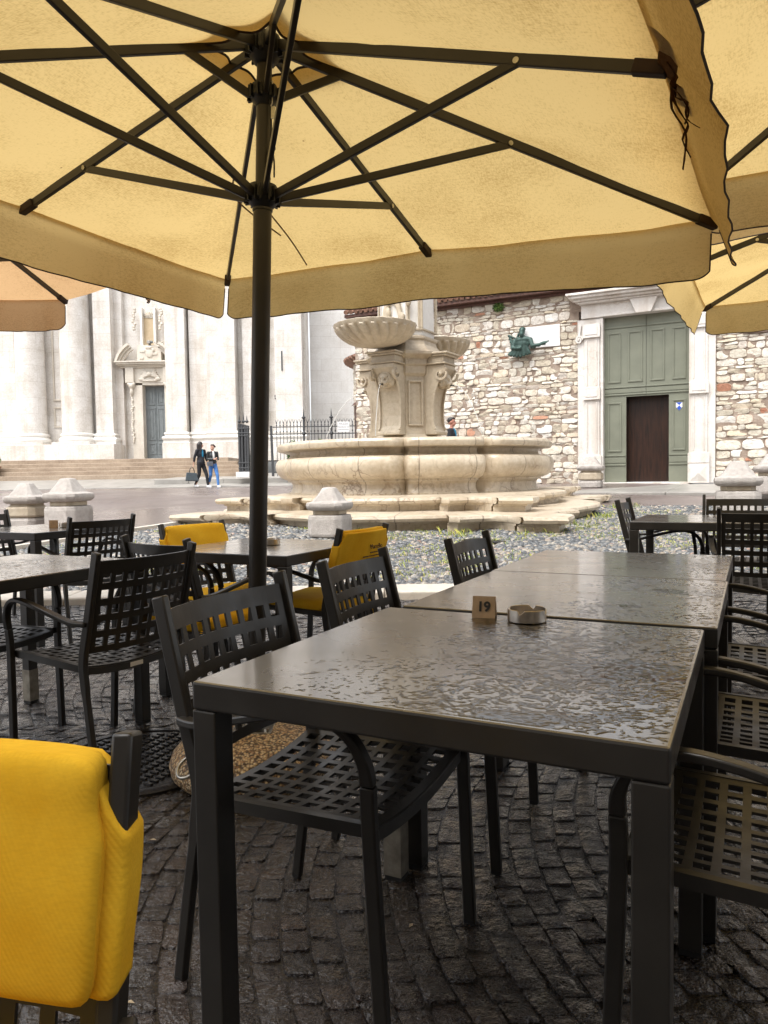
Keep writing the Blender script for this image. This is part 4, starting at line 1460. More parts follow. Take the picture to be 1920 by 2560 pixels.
def column(xc, r_, yc):
    b = MB().lathe([(r_, cz(3.56)), (r_ * .99, cz(8)), (r_ * .93, cz(14))], 40, cx(xc), yc)
    o = b.build('column', MT['marble'], church, smooth=40)
    pr = [(1.0, 3.08), (1.20, 3.08), (1.24, 3.15), (1.25, 3.22), (1.20, 3.29), (1.12, 3.31), (1.08, 3.35), (1.08, 3.40), (1.12, 3.42), (1.13, 3.47), (1.10, 3.52), (1.03, 3.55), (1.0, 3.5601)]
    MB().lathe([(r_ * k, cz(z)) for k, z in pr], 40, cx(xc), yc).build('base_moulding', MT['fount_white'], o, smooth=35)
    b = MB(); cbox(b, xc - r_ * 1.27, xc + r_ * 1.27, yc - r_ * 1.27, FY - .003, 2.95, 3.079); b.build('plinth', MT['marble'], o, bevel=.01)
    return o
column(-18.15, .72, .45)
column(-15.8, .76, .45)
pilaster(-19.75, -19.0, .55, False)
pilaster(-14.85, -13.95, .45, False)
b = MB(); cbox(b, -20.1, -13.60, -.55, FY - .01, 2.0, 2.949); b.build('pedestal_course', MT['marble'], church, bevel=.02)
pilaster(-11.08, -10.06, .1); pilaster(-9.95, -9.02, .5); pilaster(-8.95, -7.5, .05)
pilaster(-7.2, -6.0, .55); pilaster(-5.5, -4.1, .3)
# framed panels between the columns
b = MB()
for z0, z1 in ((3.9, 5.0), (5.3, 9.5)):
    x0, x1 = -17.25, -16.75
    for a_ in ((x0, x1, z0, z0 + .1), (x0, x1, z1 - .1, z1), (x0, x0 + .1, z0 + .101, z1 - .101), (x1 - .1, x1, z0 + .101, z1 - .101)):
        cbox(b, a_[0], a_[1], FY - .06, FY - .001, a_[2], a_[3])
b.build('wall_panel', MT['marble_plain'], church, bevel=.015)
# portal
PY = FY + .35
por = MB()
for x0, x1 in ((-13.12, -12.56), (-11.41, -11.16)):
    cbox(por, x0, x1, FY - .05, PY - .001, 2.0, 6.05)
pt = por.build('portal', MT['marble_plain'], church, bevel=.015)
b = MB()
cbox(b, -12.559, -11.411, FY - .04, FY + .15, 6.06, 6.17); cbox(b, -13.45, -11.0, FY - .07, PY - .002, 6.171, 6.95)
b.build('frieze', MT['marble_plain'], pt, bevel=.01)
b = MB()
for k, (e, z0, z1) in enumerate(((.06, 6.951, 7.03), (.16, 7.031, 7.10), (.28, 7.101, 7.19), (.36, 7.191, 7.27))):
    cbox(b, -13.62 - e * .7, -11.0 + e * .2, FY - .12 - e, PY - .003, z0, z1)
b.build('cornice', MT['marble_plain'], pt, bevel=.012)
for x0, x1 in ((-13.38, -12.95), (-11.42, -11.06)):
    b = MB(); cbox(b, x0, x1, FY - .22, FY - .071, 6.18, 6.949)
    b.build('pilaster_block', MT['marble_plain'], pt, bevel=.012)
for xc in (-13.10, -11.22):                                  # corbel scrolls and hanging garlands
    b = MB(); b.ell((cx(xc), FY - .12, cz(6.02)), (.17, .16, .17)); b.ell((cx(xc - .12), FY - .16, cz(6.1)), (.1, .1, .1)); b.ell((cx(xc + .12), FY - .16, cz(6.1)), (.1, .1, .1))
    b.ell((cx(xc), FY - .12, cz(5.72)), (.1, .12, .2))
    for k in range(22):
        z = 5.5 - k * .115; b.ell((cx(xc + random.uniform(-.05, .05)), FY - .08, cz(z)), (random.uniform(.05, .09), .07, .07))
    b.remesh('garland', MT['marble_plain'], pt, .025, 2)
b = MB()                                                       # winged carving in the frieze
b.ell((cx(-12.15), FY - .12, cz(6.62)), (.13, .12, .14))
for s_ in (-1, 1):
    for k in range(5):
        b.caps((cx(-12.15 + s_ * .1), FY - .1, cz(6.55)), (cx(-12.15 + s_ * (.28 + .07 * k)), FY - .1, cz(6.86 - .12 * k)), .07, .035)
    b.ell((cx(-12.15 + s_ * .42), FY - .1, cz(6.36)), (.16, .07, .09))
b.caps((cx(-12.5), FY - .1, cz(6.28)), (cx(-11.8), FY - .1, cz(6.28)), .05, .05)
b.remesh('carving', MT['marble_plain'], pt, .025, 2)
# broken segmental pediment
b = MB()
for s_, a0, a1 in ((-1, 198, 238), (1, 0, 0)):
    pass
def arc_piece(b, xc, zc, ra, rb_, a0, a1, y0, y1, n=10):
    poly = [(xc + ra * math.cos(R(a0 + (a1 - a0) * k / n)), zc + ra * math.sin(R(a0 + (a1 - a0) * k / n))) for k in range(n + 1)]
    poly += [(xc + rb_ * math.cos(R(a1 + (a0 - a1) * k / n)), zc + rb_ * math.sin(R(a1 + (a0 - a1) * k / n))) for k in range(n + 1)]
    b.prism(poly, y0, y1, lambda p, q, h: (cx(p), h, cz(q)))
for a0_, a1_ in ((122, 163), (26, 62)):
  b = MB()
  for ra, rb_, yy in ((1.52, 1.40, -.42), (1.399, 1.30, -.28), (1.299, 1.18, -.16)):
    arc_piece(b, -12.3, 6.80, ra * 1.08, rb_ * 1.08, a0_, a1_, FY + yy, FY - .001)
  b.build('pediment', MT['marble_plain'], pt, bevel=.012)
b = MB(); cbox(b, -12.75, -11.5, FY - .14, PY - .004, 7.271, 8.12)
cbox(b, -12.6, -12.3, FY - .18, FY - .141, 7.75, 7.9); cbox(b, -12.0, -11.7, FY - .18, FY - .141, 7.6, 7.72); cbox(b, -12.62, -12.4, FY - .18, FY - .141, 7.4, 7.5)
b.build('tympanum', MT['marble_plain'], pt, bevel=.01)
b = MB().ell((cx(-12.1), FY - .16, cz(7.72)), (.22, .07, .27)); b.ell((cx(-12.1), FY - .2, cz(7.98)), (.2, .08, .08)); b.ell((cx(-12.3), FY - .17, cz(7.85)), (.08, .06, .1)); b.ell((cx(-11.9), FY - .17, cz(7.85)), (.08, .06, .1))
b.remesh('cartouche', MT['marble_plain'], pt, .025, 2)
b = MB()
sp_ = [(cx(-11.35 + .20 * math.cos(a) * (1 - k / 30)), FY - .12, cz(8.12 + .20 * math.sin(a) * (1 - k / 30))) for k, a in enumerate([.45 * j for j in range(26)])]
b.sweep(sp_, .14, .05, lat=(0, 1, 0)); b.sweep(spline([(cx(-11.9), FY - .1, cz(8.3)), (cx(-11.7), FY - .1, cz(8.05)), (cx(-11.45), FY - .1, cz(7.95))], 5), .12, .07, lat=(0, 1, 0))
b.build('scroll', MT['marble_plain'], pt)
# door
d = MB(); cbox(d, -12.54, -11.43, PY + .05, PY + .14, 2.14, 6.04)
dr = d.build('door', MT['greydoor'], church)
b = MB()
for x0, x1 in ((-12.42, -12.05), (-11.93, -11.52)):
    for z0, z1 in ((2.45, 3.05), (3.2, 4.9), (5.05, 5.85)):
        for a_ in ((x0, x1, z0, z0 + .06), (x0, x1, z1 - .06, z1), (x0, x0 + .06, z0 + .061, z1 - .061), (x1 - .06, x1, z0 + .061, z1 - .061)):
            cbox(b, a_[0], a_[1], PY + .02, PY + .0495, a_[2], a_[3])
        cbox(b, x0 + .13, x1 - .13, PY + .03, PY + .0496, z0 + .13, z1 - .13)
cbox(b, -11.995, -11.985, PY + .025, PY + .0494, 2.14, 6.04)
b.build('door_panel', MT['greydoor'], dr, bevel=.01)
b = MB(); cbox(b, -12.559, -11.41, FY - .02, PY + .2, 2.0, 2.139); b.build('door_sill', MT['slab'], church, bevel=.01)
b = MB(); cbox(b, -12.32, -12.30, PY - .02, PY + .0485, 2.14, 2.141); 
# niche above
b = MB()
cbox(b, -12.62, -12.5, FY + .05, PY - .006, 8.13, 10.1); cbox(b, -11.92, -11.8, FY + .05, PY - .006, 8.13, 10.1)
b.build('niche_frame', MT['fount_white'], church, bevel=.01)
b = MB()
for k in range(14):
    a0, a1 = math.pi * k / 14, math.pi * (k + 1) / 14
    x0, x1 = -12.21 - .29 * math.cos(a0), -12.21 - .29 * math.cos(a1)
    cbox(b, x0, x1 - .0005, PY - .03 + .0, PY - .004, 8.13, 9.62 + .28 * math.sin((a0 + a1) / 2))
b.build('niche', MT['niche'], church)
b = MB()
for k in range(9):
    a = math.pi * (k + .5) / 9
    b.caps((cx(-12.21), PY - .04, cz(9.60)), (cx(-12.21 - .29 * math.cos(a)), PY - .05, cz(9.60 + .30 * math.sin(a))), .015, .03, 6)
b.build('niche_shell', MT['marble_plain'], church, smooth=0)
for xc in (-12.9, -11.5):
    b = MB()
    for k in range(9):
        b.ell((cx(xc + random.uniform(-.06, .06)), FY - .02, cz(10.0 - .13 * k)), (.09, .07, .08))
    b.remesh('niche_garland', MT['marble_plain'], church, .03, 2)
# floodlight on the pediment
fl = thing('floodlight', 'small grey floodlight on top of the church door pediment', 'floodlight', (-12.07, 38 + FY - .1, 8.125))
MB().box(-.12, .05, -.18, .06, .05, .21).build('housing', MT['slab'], fl, bevel=.02)
MB().tube([(.05, -.06, .14), (.14, -.06, .14)], [.06, .08], 16).build('lamp_head', MT['greydoor'], fl, smooth=40)
MB().box(-.05, .05, -.1, .0, .0, .049).build('bracket', MT['iron'], fl)
# iron hooks on the wall
for x, z in ((-5.5, 5.2), (-8.3, 5.0)):
    b = MB()
    b.tube(spline([(cx(x), FY - .72, cz(z)), (cx(x), FY - .85, cz(z - .05)), (cx(x), FY - .85, cz(z + .15))], 4), .025, 6)
    b.build('wall_hook', MT['iron'], church)
b = MB(); cbox(b, -5.16, -5.10, FY - .74, FY - .705, 6.6, 7.6); b.build('wall_slot', MT['iron'], church)
# steps: five brown treads with a landing
st = MB()
for k in range(5):
    z1 = 1.16 + .188 * (k + 1); y0 = 33.0 + .44 * k - 38
    x1 = -5.2 - .52 * k
    st.box(cx(-30), cx(x1), y0, (y0 + .44) if k < 4 else FY + .3, cz(.6), cz(z1 - .0))
st.build('steps', MT['steps'], church, bevel=.018, bseg=2)
# pavement before the steps
b = MB(); n = 30
def pave(x0, x1, y0, y1, z0, z1):
    v = [(x0, y0, z0 - .35), (x1, y0, z0 - .35), (x1, y1, z1 - .35), (x0, y1, z1 - .35), (x0, y0, z0), (x1, y0, z0), (x1, y1, z1), (x0, y1, z1)]
    b.add(v, [(3, 2, 1, 0), (4, 5, 6, 7), (0, 1, 5, 4), (1, 2, 6, 5), (2, 3, 7, 6), (3, 0, 4, 7)])
for k in range(30):
    pave(-32 + 1.5 * k, -32 + 1.5 * k + 1.49, 28.0, 30.4, .815, .95); pave(-32 + 1.5 * k + .6, -32 + 1.5 * k + 2.09, 30.41, 33.2, .951, 1.16)
struct(b.build('pavement', MT['slab'], None, bevel=.01))
b = MB()
for k in range(12):
    pave(-9.2 + 1.4 * k, -9.2 + 1.4 * k + 1.39, 29.6, 38.5, 1.10, 1.36)
struct(b.build('upper_pavement', MT['slab'], None, bevel=.015))

# pot at the far left edge
pt_ = thing('potted_shrub', 'round green shrub in a terracotta pot at the left edge of the church steps', 'potted plant', (-17.75, 33.3, 1.34))
MB().lathe([(.30, 0), (.40, .12), (.46, .38), (.50, .40), (.50, .47), (.42, .48)], 24).build('pot', MT['terracotta'], pt_, smooth=40)
def leaf_ball(b, c, r_, n, s_):
    for k in range(n):
        d = Vector((random.gauss(0, 1), random.gauss(0, 1), random.gauss(0, 1))).normalized() * (random.random() ** .4)
        p = Vector((c[0] + d.x * r_[0], c[1] + d.y * r_[1], c[2] + d.z * r_[2]))
        a = Vector((random.gauss(0, 1), random.gauss(0, 1), random.gauss(0, 1))).normalized(); e = a.orthogonal().normalized()
        b.add([p - a * s_, p + e * s_ * .5, p + a * s_, p - e * s_ * .5], [(0, 1, 2, 3)])
b = MB(); leaf_ball(b, (0, 0, .75), (.48, .48, .36), 900, .06); b.build('foliage', MT['leaf'], pt_)

# ================================================================== IRON FENCE AND GATE
fence = thing('iron_fence', 'tall black iron railing with spiked pickets in front of the church side wall', 'fence', (-4.2, 29.0, 1.16))
fx = lambda x: x + 4.2
b = MB()
x = -4.15
while x < -.4:
    b.tube([(fx(x), 0, 0), (fx(x), 0, 2.05)], .013, 5)
    b.ell((fx(x), 0, 1.75), (.03, .03, .05), 6, 4); b.ell((fx(x), 0, 1.98), (.03, .03, .03), 6, 4)
    b.tube([(fx(x), 0, 2.05), (fx(x) - .05, 0, 2.22)], [.016, .004], 4); b.tube([(fx(x), 0, 2.05), (fx(x) + .05, 0, 2.22)], [.016, .004], 4)
    x += .135
b.build('pickets', MT['iron'], fence)
b = MB()
for z in (1.62, 1.90, .12):
    b.box(fx(-4.3), fx(-.35), -.02, .02, z, z + .035)
b.build('rail', MT['iron'], fence)
for x, big in ((-3.08, 1), (-2.0, 1), (-.98, 1)):
    b = MB(); b.tube([(fx(x), -.05, 0), (fx(x), -.05, 2.25)], .042, 8)
    b.ell((fx(x), -.05, 2.27), (.085, .085, .05), 10, 5); b.tube([(fx(x), -.05, 2.28), (fx(x), -.05, 2.62)], [.035, .004], 8)
    b.ell((fx(x), -.05, 1.65), (.07, .07, .09), 8, 5)
    b.build('post', MT['iron'], fence, smooth=40)
b = MB().sweep([(fx(-4.28), -.3, .0), (fx(-4.32), -.3, 1.95)], .085, .085); b.build('gate_stop', MT['iron'], fence)

gp = thing('iron_gate_pillar', 'dark iron lattice gate pillar on a white stone block, beside the church steps', 'gate pillar', (-5.48, 29.2, 1.13))
MB().box(-.30, .22, -.25, .25, 0, .22).build('stone_block', MT['plaque'], gp, bevel=.02)
b = MB()
for sx in (-.16, -.05, .08, .17):
    for sy in (-.12, .12):
        b.box(sx - .035, sx + .035, sy - .035, sy + .035, .22, 2.12 - .25 * abs(sx + .16))
b.box(-.15, .16, -.02, .02, .3, 1.85)
b.build('bars', MT['iron'], gp)
b = MB()
for z in (.35, .55, 1.62, 1.72, 1.9):
    b.box(-.21, .215, -.165, .165, z, z + .05)
b.build('collar', MT['iron'], gp, bevel=.01)
b = MB()
for sx in (-.16, 0, .14):
    b.ell((sx, 0, 2.2), (.07, .07, .06), 8, 5); b.tube([(sx, 0, 2.2), (sx, 0, 2.45 + (.12 if sx == 0 else 0))], [.035, .004], 6)
b.build('spire', MT['iron'], gp, smooth=40)

sg = thing('street_sign', 'small white name sign fixed to the iron railing beside the stone fountain', 'sign', (-1.53, 28.93, 2.85))
MB().box(-.235, .235, -.012, .0, 0, .40).build('plate', MT['white'], sg)
fr_ = Matrix.Rotation(R(90), 4, 'X')
text_mesh('lettering', 'PIAZZA', .105, MT['greytext'], sg, Matrix.Translation((0, -.014, .31)) @ fr_)
text_mesh('lettering', 'PAOLO VI', .100, MT['greytext'], sg, Matrix.Translation((0, -.014, .185)) @ fr_)
b = MB()
for k in range(10):
    b.box(-.2 + .041 * k, -.2 + .041 * k + .03, -.015, -.0125, .075, .10)
b.build('small_print', MT['greytext'], sg)

def shrub(x, y, z, r_, h, label):
    t = thing('shrub', label, 'shrub', (x, y, z), 0, 'small green shrubs behind the railing')
    b = MB(); b.tube([(0, 0, 0), (0, 0, h * .5)], .03, 6); b.build('trunk', MT['bark'], t)
    b = MB(); leaf_ball(b, (0, 0, h * .55), (r_, r_, h * .45), 900, .045); b.build('foliage', MT['leaf'], t)
shrub(-3.68, 30.2, 1.15, .28, 1.5, 'clipped green shrub behind the railing, nearest the parasol pole')
shrub(-2.58, 30.6, 1.15, .22, 1.55, 'small green shrub behind the railing, midway along it')
shrub(-5.02, 29.7, 1.12, .20, 1.0, 'yellowish green plant at the foot of the iron gate pillar')

# ================================================================== ROUND STONE BUILDING (far, left of the rubble wall)
rb_ = thing('round_stone_building', 'curved low rubble stone building with tiled eave, behind the railing', 'building', (1.62, 33.0, .77))

def rubble(b, L0, L1, z0, z1, blocked, pos, hr=(.11, .29), wr=(.16, .54)):
    """courses of irregular stones; blocked(za, zb) lists the x-intervals a course must leave free"""
    z = z0
    while z < z1:
        h = random.uniform(*hr)
        if random.random() < .2: h *= .5
        segs = []; x = L0
        for a, c in sorted(blocked(z, z + h)):
            if a > x: segs.append((x, min(a, L1)))
            x = max(x, c)
        if x < L1: segs.append((x, L1))
        for xa, xb in segs:
            x = xa
            while x < xb - .03:
                w = random.uniform(*wr) * (1.25 if h > .24 else 1)
                if random.random() < .14: w *= .5
                if xb - x - w < .12: w = xb - x
                parts = [(z, z + h)]
                if h > .2 and w < .4 and random.random() < .3:
                    m_ = z + h * random.uniform(.35, .65); parts = [(z, m_), (m_, z + h)]
                for za, zb in parts:
                    xc = x + w / 2; zc = (za + zb) / 2
                    g = random.uniform(.002, .007)
                    hw, hh = w / 2 - g, (zb - za) / 2 - g
                    n = 16; ring = []
                    pw = random.uniform(4.5, 14.0)
                    cs = [random.uniform(.88, 1.03) for _ in range(4)]
                    for k in range(n):
                        a = 2 * math.pi * (k + .5) / n
                        c, s_ = math.cos(a), math.sin(a)
                        l = (abs(c) ** pw + abs(s_) ** pw) ** (-1 / pw) * (1 + (cs[int(k / 4)] - 1) * (abs(math.sin(2 * a)) ** 2)) * random.uniform(.965, 1.025)
                        ring.append((c * l, s_ * l))
                    pr = random.uniform(.008, .034)
                    wob = .022 * math.sin(xc * 1.7 + zc) + .012 * math.sin(xc * 5.1)
                    tx = random.uniform(-.03, .03); tz_ = random.uniform(-.02, .02)
                    v = []
                    for sc, d in ((1.0, -.03), (.99, pr * .2), (.945, pr * .9), (.5, pr)):
                        v += [pos(xc + p * hw * sc, zc + q * hh * sc + wob, d + (tx * p + tz_ * q) * (d > 0)) for p, q in ring]
                    f = [(r * n + k, r * n + (k + 1) % n, (r + 1) * n + (k + 1) % n, (r + 1) * n + k) for r in range(3) for k in range(n)]
                    f.append(tuple(3 * n + k for k in range(n)))
                    b.add(v, f)
                x += w
        z += h
RR = 2.85
def rpos(x, z, d):
    a = x / RR
    return (-(RR + d) * math.cos(a), -(RR + d) * math.sin(a), z)
nh = 5.3
MB().lathe([(RR - .01, 0), (RR - .01, nh)], 64).build('wall_core', MT['mortar'], rb_, smooth=40)
b = MB()
doorh = lambda za, zb: ([(.22, 1.12)] if za < 3.5 else []) + ([(1.58, 2.0)] if zb > 1.9 and za < 3.45 else [])
rubble(b, -1.5, 5.0, .02, nh - .05, doorh, rpos, (.12, .24), (.15, .4))
b.build('stones', MT['rubble'], rb_, smooth=50)
b = MB()
b.grid(6, 1, lambda i, j: rpos(.24 + .86 * i, 3.4 * j, .02)); dd = b.build('door', MT['brownwood'], rb_)
b = MB(); b.grid(6, 1, lambda i, j: rpos(.18 + .98 * i, 3.4 + .14 * j, .05 + .12 * (1 - j))); b.build('door_hood', MT['brownwood'], dd)
b = MB()
b.grid(8, 1, lambda i, j: rpos(1.62 + .34 * i, 1.95 + j * (1.15 + .28 * math.sin(math.pi * i)), .02)); b.build('window', MT['black'], rb_)
b = MB()
for k in range(9):
    pass
b.tube([rpos(1.60, 1.95, .04)] + [rpos(1.61 + .36 * i / 10, 3.1 + .29 * math.sin(math.pi * i / 10), .04) for i in range(11)] + [rpos(1.98, 1.95, .04)], .05, 6)
b.build('window_surround', MT['marble_plain'], rb_)
b = MB()
b.lathe([(RR, nh - .10), (RR + .28, nh - .06), (RR + .40, nh + .05), (RR + .38, nh + .12), (0.1, nh + 1.4)], 64, mod=None)
ro = b.build('roof', MT['tile'], rb_, smooth=40)
b = MB()
for k in range(60):
    a = 2 * math.pi * k / 60
    b.tube([((RR + .44) * math.cos(a), (RR + .44) * math.sin(a), nh + .07), ((RR - .6) * math.cos(a), (RR - .6) * math.sin(a), nh + .52)], .085, 6)
b.build('eave_tiles', MT['tile'], ro, smooth=40)

# ================================================================== RUBBLE WALL BUILDING WITH GREEN DOOR
WA = math.atan2(-.454, .891)
BZ = .765
hall = thing('stone_building', 'rubble stone building front with marble framed portal, right of the fountain', 'building', (7.45, 22.0, BZ), WA)
hz = lambda z: z - BZ
def hbox(b, x0, x1, y0, y1, z0, z1):
    return b.box(x0, x1, y0, y1, hz(z0), hz(z1))
b = MB()
hbox(b, -9.4, -1.6, .0, .6, .3, 7.2); hbox(b, 2.2, 14, .0, .6, .3, 7.2); hbox(b, -1.5999, 2.1999, .0, .6, 6.0, 7.2)
b.build('wall_core', MT['mortar'], hall)
def hhole(za, zb):
    out = []
    za += BZ; zb += BZ
    if za < 5.72: out.append((-1.625, 2.225))
    elif za < 6.44: out.append((-1.86, 2.50))
    if zb > 5.03 and za < 5.69: out.append((-3.30, -2.17))
    if zb > 4.88 and za < 5.99: out.append((2.90, 4.40))
    return out
b = MB()
rubble(b, -9.4, 9.0, .0, hz(6.55), hhole, lambda x, z, d: (x, -d, z))
b.build('stones', MT['rubble'], hall, smooth=50)
# eave
b = MB(); hbox(b, -9.6, 14, -.38, .7, 6.62, 6.72); hbox(b, -9.6, 14, -.16, .7, 6.54, 6.619)
ev = b.build('eave', MT['brownwood'], hall)
b = MB()
for k in range(120):
    x = -9.5 + .195 * k
    b.tube([(x, -.46, hz(6.78)), (x, .7, hz(7.3))], .085, 6)
b.build('roof_tiles', MT['tile'], ev, smooth=40)
# portal
b = MB()
for s_, x0, x1, xi, xo in ((-1, -1.44, -.93, -.86, -1.62), (1, 1.54, 2.05, 1.525, 2.22)):
    lo, hi = min(xi, xo), max(xi, xo)
    hbox(b, lo, hi, -.10, .02, BZ, 5.72)
    hbox(b, x0 + .03, x1 - .03, -.16, -.1005, 1.30, 5.3)
    if s_ < 0: hbox(b, -.93, -.862, -.14, .3, BZ, 5.72)
    else: hbox(b, 1.527, 1.60, -.14, .3, BZ, 5.72)
pj = b.build('portal_jambs', MT['doorframe'], hall, bevel=.012)
for x0, x1 in ((-1.44, -.93), (1.54, 2.05)):
    b = MB()
    hbox(b, x0 - .03, x1 + .03, -.24, -.161, BZ, 1.32)               # pedestal with diamond
    hbox(b, x0 - .03, x1 + .03, -.24, -.161, 1.335, 1.62)
    hbox(b, x0, x1, -.235, -.161, 3.30, 3.66)                        # middle block
    hbox(b, x0, x1, -.235, -.161, 5.15, 5.55)                        # top block
    hbox(b, x0 + .08, x1 - .08, -.25, -.2355, 5.23, 5.47); hbox(b, x0 + .08, x1 - .08, -.25, -.2355, 3.38, 3.58)
    hbox(b, x0 + .10, x0 + .13, -.19, -.161, 1.7, 3.22); hbox(b, x1 - .13, x1 - .10, -.19, -.161, 1.7, 3.22)
    hbox(b, x0 + .10, x0 + .13, -.19, -.161, 3.72, 5.08); hbox(b, x1 - .13, x1 - .10, -.19, -.161, 3.72, 5.08)
    xm, zm = (x0 + x1) / 2, 1.05
    b.add([(x0 + .02, -.2405, hz(.82)), (x1 - .02, -.2405, hz(.82)), (x1 - .02, -.2405, hz(1.28)), (x0 + .02, -.2405, hz(1.28)), (xm, -.31, hz(zm))], [(0, 1, 4), (1, 2, 4), (2, 3, 4), (3, 0, 4)])
    b.build('jamb_block', MT['doorframe'], pj, bevel=.012)
for x in (-1.56, 2.16):                                             # small side scrolls
    b = MB()
    sp_ = [(x + (.11 - .085 * k / 24) * math.cos(.42 * k), -.14, hz(5.12) + (.13 - .1 * k / 24) * math.sin(.42 * k)) for k in range(25)]
    b.sweep(sp_, .10, .045, lat=(0, 1, 0)); b.ell((x, -.14, hz(5.12)), (.035, .05, .035))
    b.sweep([(x, -.13, hz(5.25)), (x + (.04 if x < 0 else -.04), -.13, hz(5.55))], .08, .06, lat=(0, 1, 0))
    b.build('side_scroll', MT['doorframe'], pj)
b = MB()
hbox(b, -1.5, 2.1, -.16, .3, 5.74, 6.15)
hbox(b, -.92, 1.6, -.20, -.161, 5.74, 5.82)
b.build('lintel', MT['doorframe'], hall, bevel=.012)
b = MB()
for k, (e, z0, z1) in enumerate(((.20, 6.151, 6.21), (.30, 6.211, 6.28), (.42, 6.281, 6.36), (.50, 6.361, 6.43))):
    hbox(b, -1.36 - e, 1.98 + e, -.16 - e, .3, z0, z1)
b.build('portal_cornice', MT['doorframe'], hall, bevel=.012)
b = MB().prism([(.10, 5.72), (.52, 5.72), (.70, 6.15), (-.08, 6.15)], -.32, -.202, lambda p, q, h: (p, h, hz(q))); b.build('keystone', MT['doorframe'], hall, bevel=.015)
# door leaf
dr = MB(); hbox(dr, -.858, -.23, .10, .18, .80, 3.35); hbox(dr, .97, 1.523, .10, .18, .80, 3.35); hbox(dr, -.858, 1.523, .10, .18, 3.352, 5.735)
gd = dr.build('green_door', MT['greendoor'], hall)
b = MB()
def fr(x0, x1, z0, z1, w_=.05, d0=.075):
    hbox(b, x0, x1, d0, .0995, z0, z0 + w_); hbox(b, x0, x1, d0, .0995, z1 - w_, z1)
    hbox(b, x0, x0 + w_, d0, .0995, z0 + w_ + .001, z1 - w_ - .001); hbox(b, x1 - w_, x1, d0, .0995, z0 + w_ + .001, z1 - w_ - .001)
for x0, x1 in ((-.76, -.38), (-.18, .24), (.45, .85), (1.06, 1.43)):
    fr(x0, x1, 3.78, 5.28)
for x0, x1 in ((-.76, -.36), (1.06, 1.43)):
    fr(x0, x1, 1.72, 3.2)
hbox(b, -.858, .335, .07, .0995, 5.40, 5.45); hbox(b, .345, 1.523, .07, .0995, 5.40, 5.45)
hbox(b, -.858, .335, .07, .0995, 3.40, 3.44); hbox(b, .345, 1.523, .07, .0995, 3.40, 3.44)
hbox(b, -.858, .335, .07, .0995, 3.62, 3.66); hbox(b, .345, 1.523, .07, .0995, 3.62, 3.66)
hbox(b, -.858, .335, .085, .0995, 3.47, 3.59); hbox(b, .345, 1.523, .085, .0995, 3.47, 3.59)
for x0, x1 in ((-.85, -.235), (.975, 1.515)):
    hbox(b, x0, x1, .075, .0995, 1.30, 1.34); hbox(b, x0, x1, .075, .0995, 1.58, 1.62); hbox(b, x0, x1, .085, .0995, 1.38, 1.54)
b.build('door_panel', MT['greendoor'], gd, bevel=.008)
b = MB(); hbox(b, .338, .342, .085, .0993, 3.352, 5.735); b.build('leaf_gap', MT['black'], gd)
b = MB()
hbox(b, -.2295, .7045, .45, .50, .82, 3.40); hbox(b, .7055, .9695, .43, .50, .82, 3.40); hbox(b, -.2295, .9695, .501, .53, .81, 3.4005)
b.build('inner_door', MT['wood'], hall, bevel=.004)
b = MB(); hbox(b, -.26, -.231, .181, .6, .8, 3.4); hbox(b, .971, 1.0, .181, .6, .8, 3.4); hbox(b, -.26, 1.0, .181, .6, 3.401, 3.43); b.build('doorway_lining', MT['wood'], hall)
b = MB(); hbox(b, -.9, 1.55, -.12, .5, .66, .80); b.build('threshold', MT['doorframe'], hall, bevel=.01)
# shield sign
em = thing('shield_sign', 'small blue and white shield emblem on the green door, right of its dark opening', 'sign', tuple(hall.matrix_basis @ Vector((1.27, .072, hz(2.99)))), WA)
hall_m = Matrix.Translation((7.45, 22.0, BZ)) @ Matrix.Rotation(WA, 4, 'Z')
em.location = hall_m @ Vector((1.25, .098, hz(2.99)))
sh_ = [(-.085, .115), (.085, .115), (.085, -.02), (0, -.125), (-.085, -.02)]
MB().prism(sh_, -.006, 0, lambda p, q, h: (p, h, q)).build('plate', MT['white'], em)
b = MB()
b.prism([(-.083, .113), (.083, .113), (0, .03)], -.008, -.0065, lambda p, q, h: (p, h, q))
b.prism([(0, .028), (.062, -.045), (0, -.123), (-.062, -.045)], -.008, -.0065, lambda p, q, h: (p, h, q))
b.build('blue_field', MT['blue'], em)
# plaques
pl = thing('memorial_plaque', 'blank white marble slab in the rubble wall beside the bronze bust', 'plaque', hall_m @ Vector((-2.735, 0, hz(5.03))), WA)
MB().box(-.565, .565, -.05, .02, 0, .66).build('slab', MT['plaque'], pl, bevel=.008)
pl = thing('inscribed_plaque', 'white plaque with faded lettering in a brown frame at the right edge of the wall', 'plaque', hall_m @ Vector((3.6, 0, hz(4.9))), WA)
MB().box(-.56, .66, -.04, .02, .12, .95).build('slab', MT['plaque'], pl)
b = MB(); b.box(-.70, .80, -.08, .02, -.02, .10); b.box(-.70, .80, -.08, .02, .97, 1.09); b.box(-.70, -.58, -.08, .02, .101, .969); b.box(.68, .80, -.08, .02, .101, .969); b.build('frame', MT['plaqueframe'], pl, bevel=.01)
b = MB(); b2 = MB()
for r_, (z, x0, x1) in enumerate(((.84, -.42, .55), (.70, -.40, .50), (.57, -.44, .5), (.44, -.2, .52), (.32, -.35, .45))):
    x = x0
    while x < x1:
        w_ = random.choice((.05, .09, .13))
        (b2 if r_ > 2 else b).box(x, x + w_, -.0425, -.0405, z - .018, z + .018); x += w_ + .035
b.build('lettering', MT['greytext'], pl); b2.build('lettering', MT['redtext'], pl)
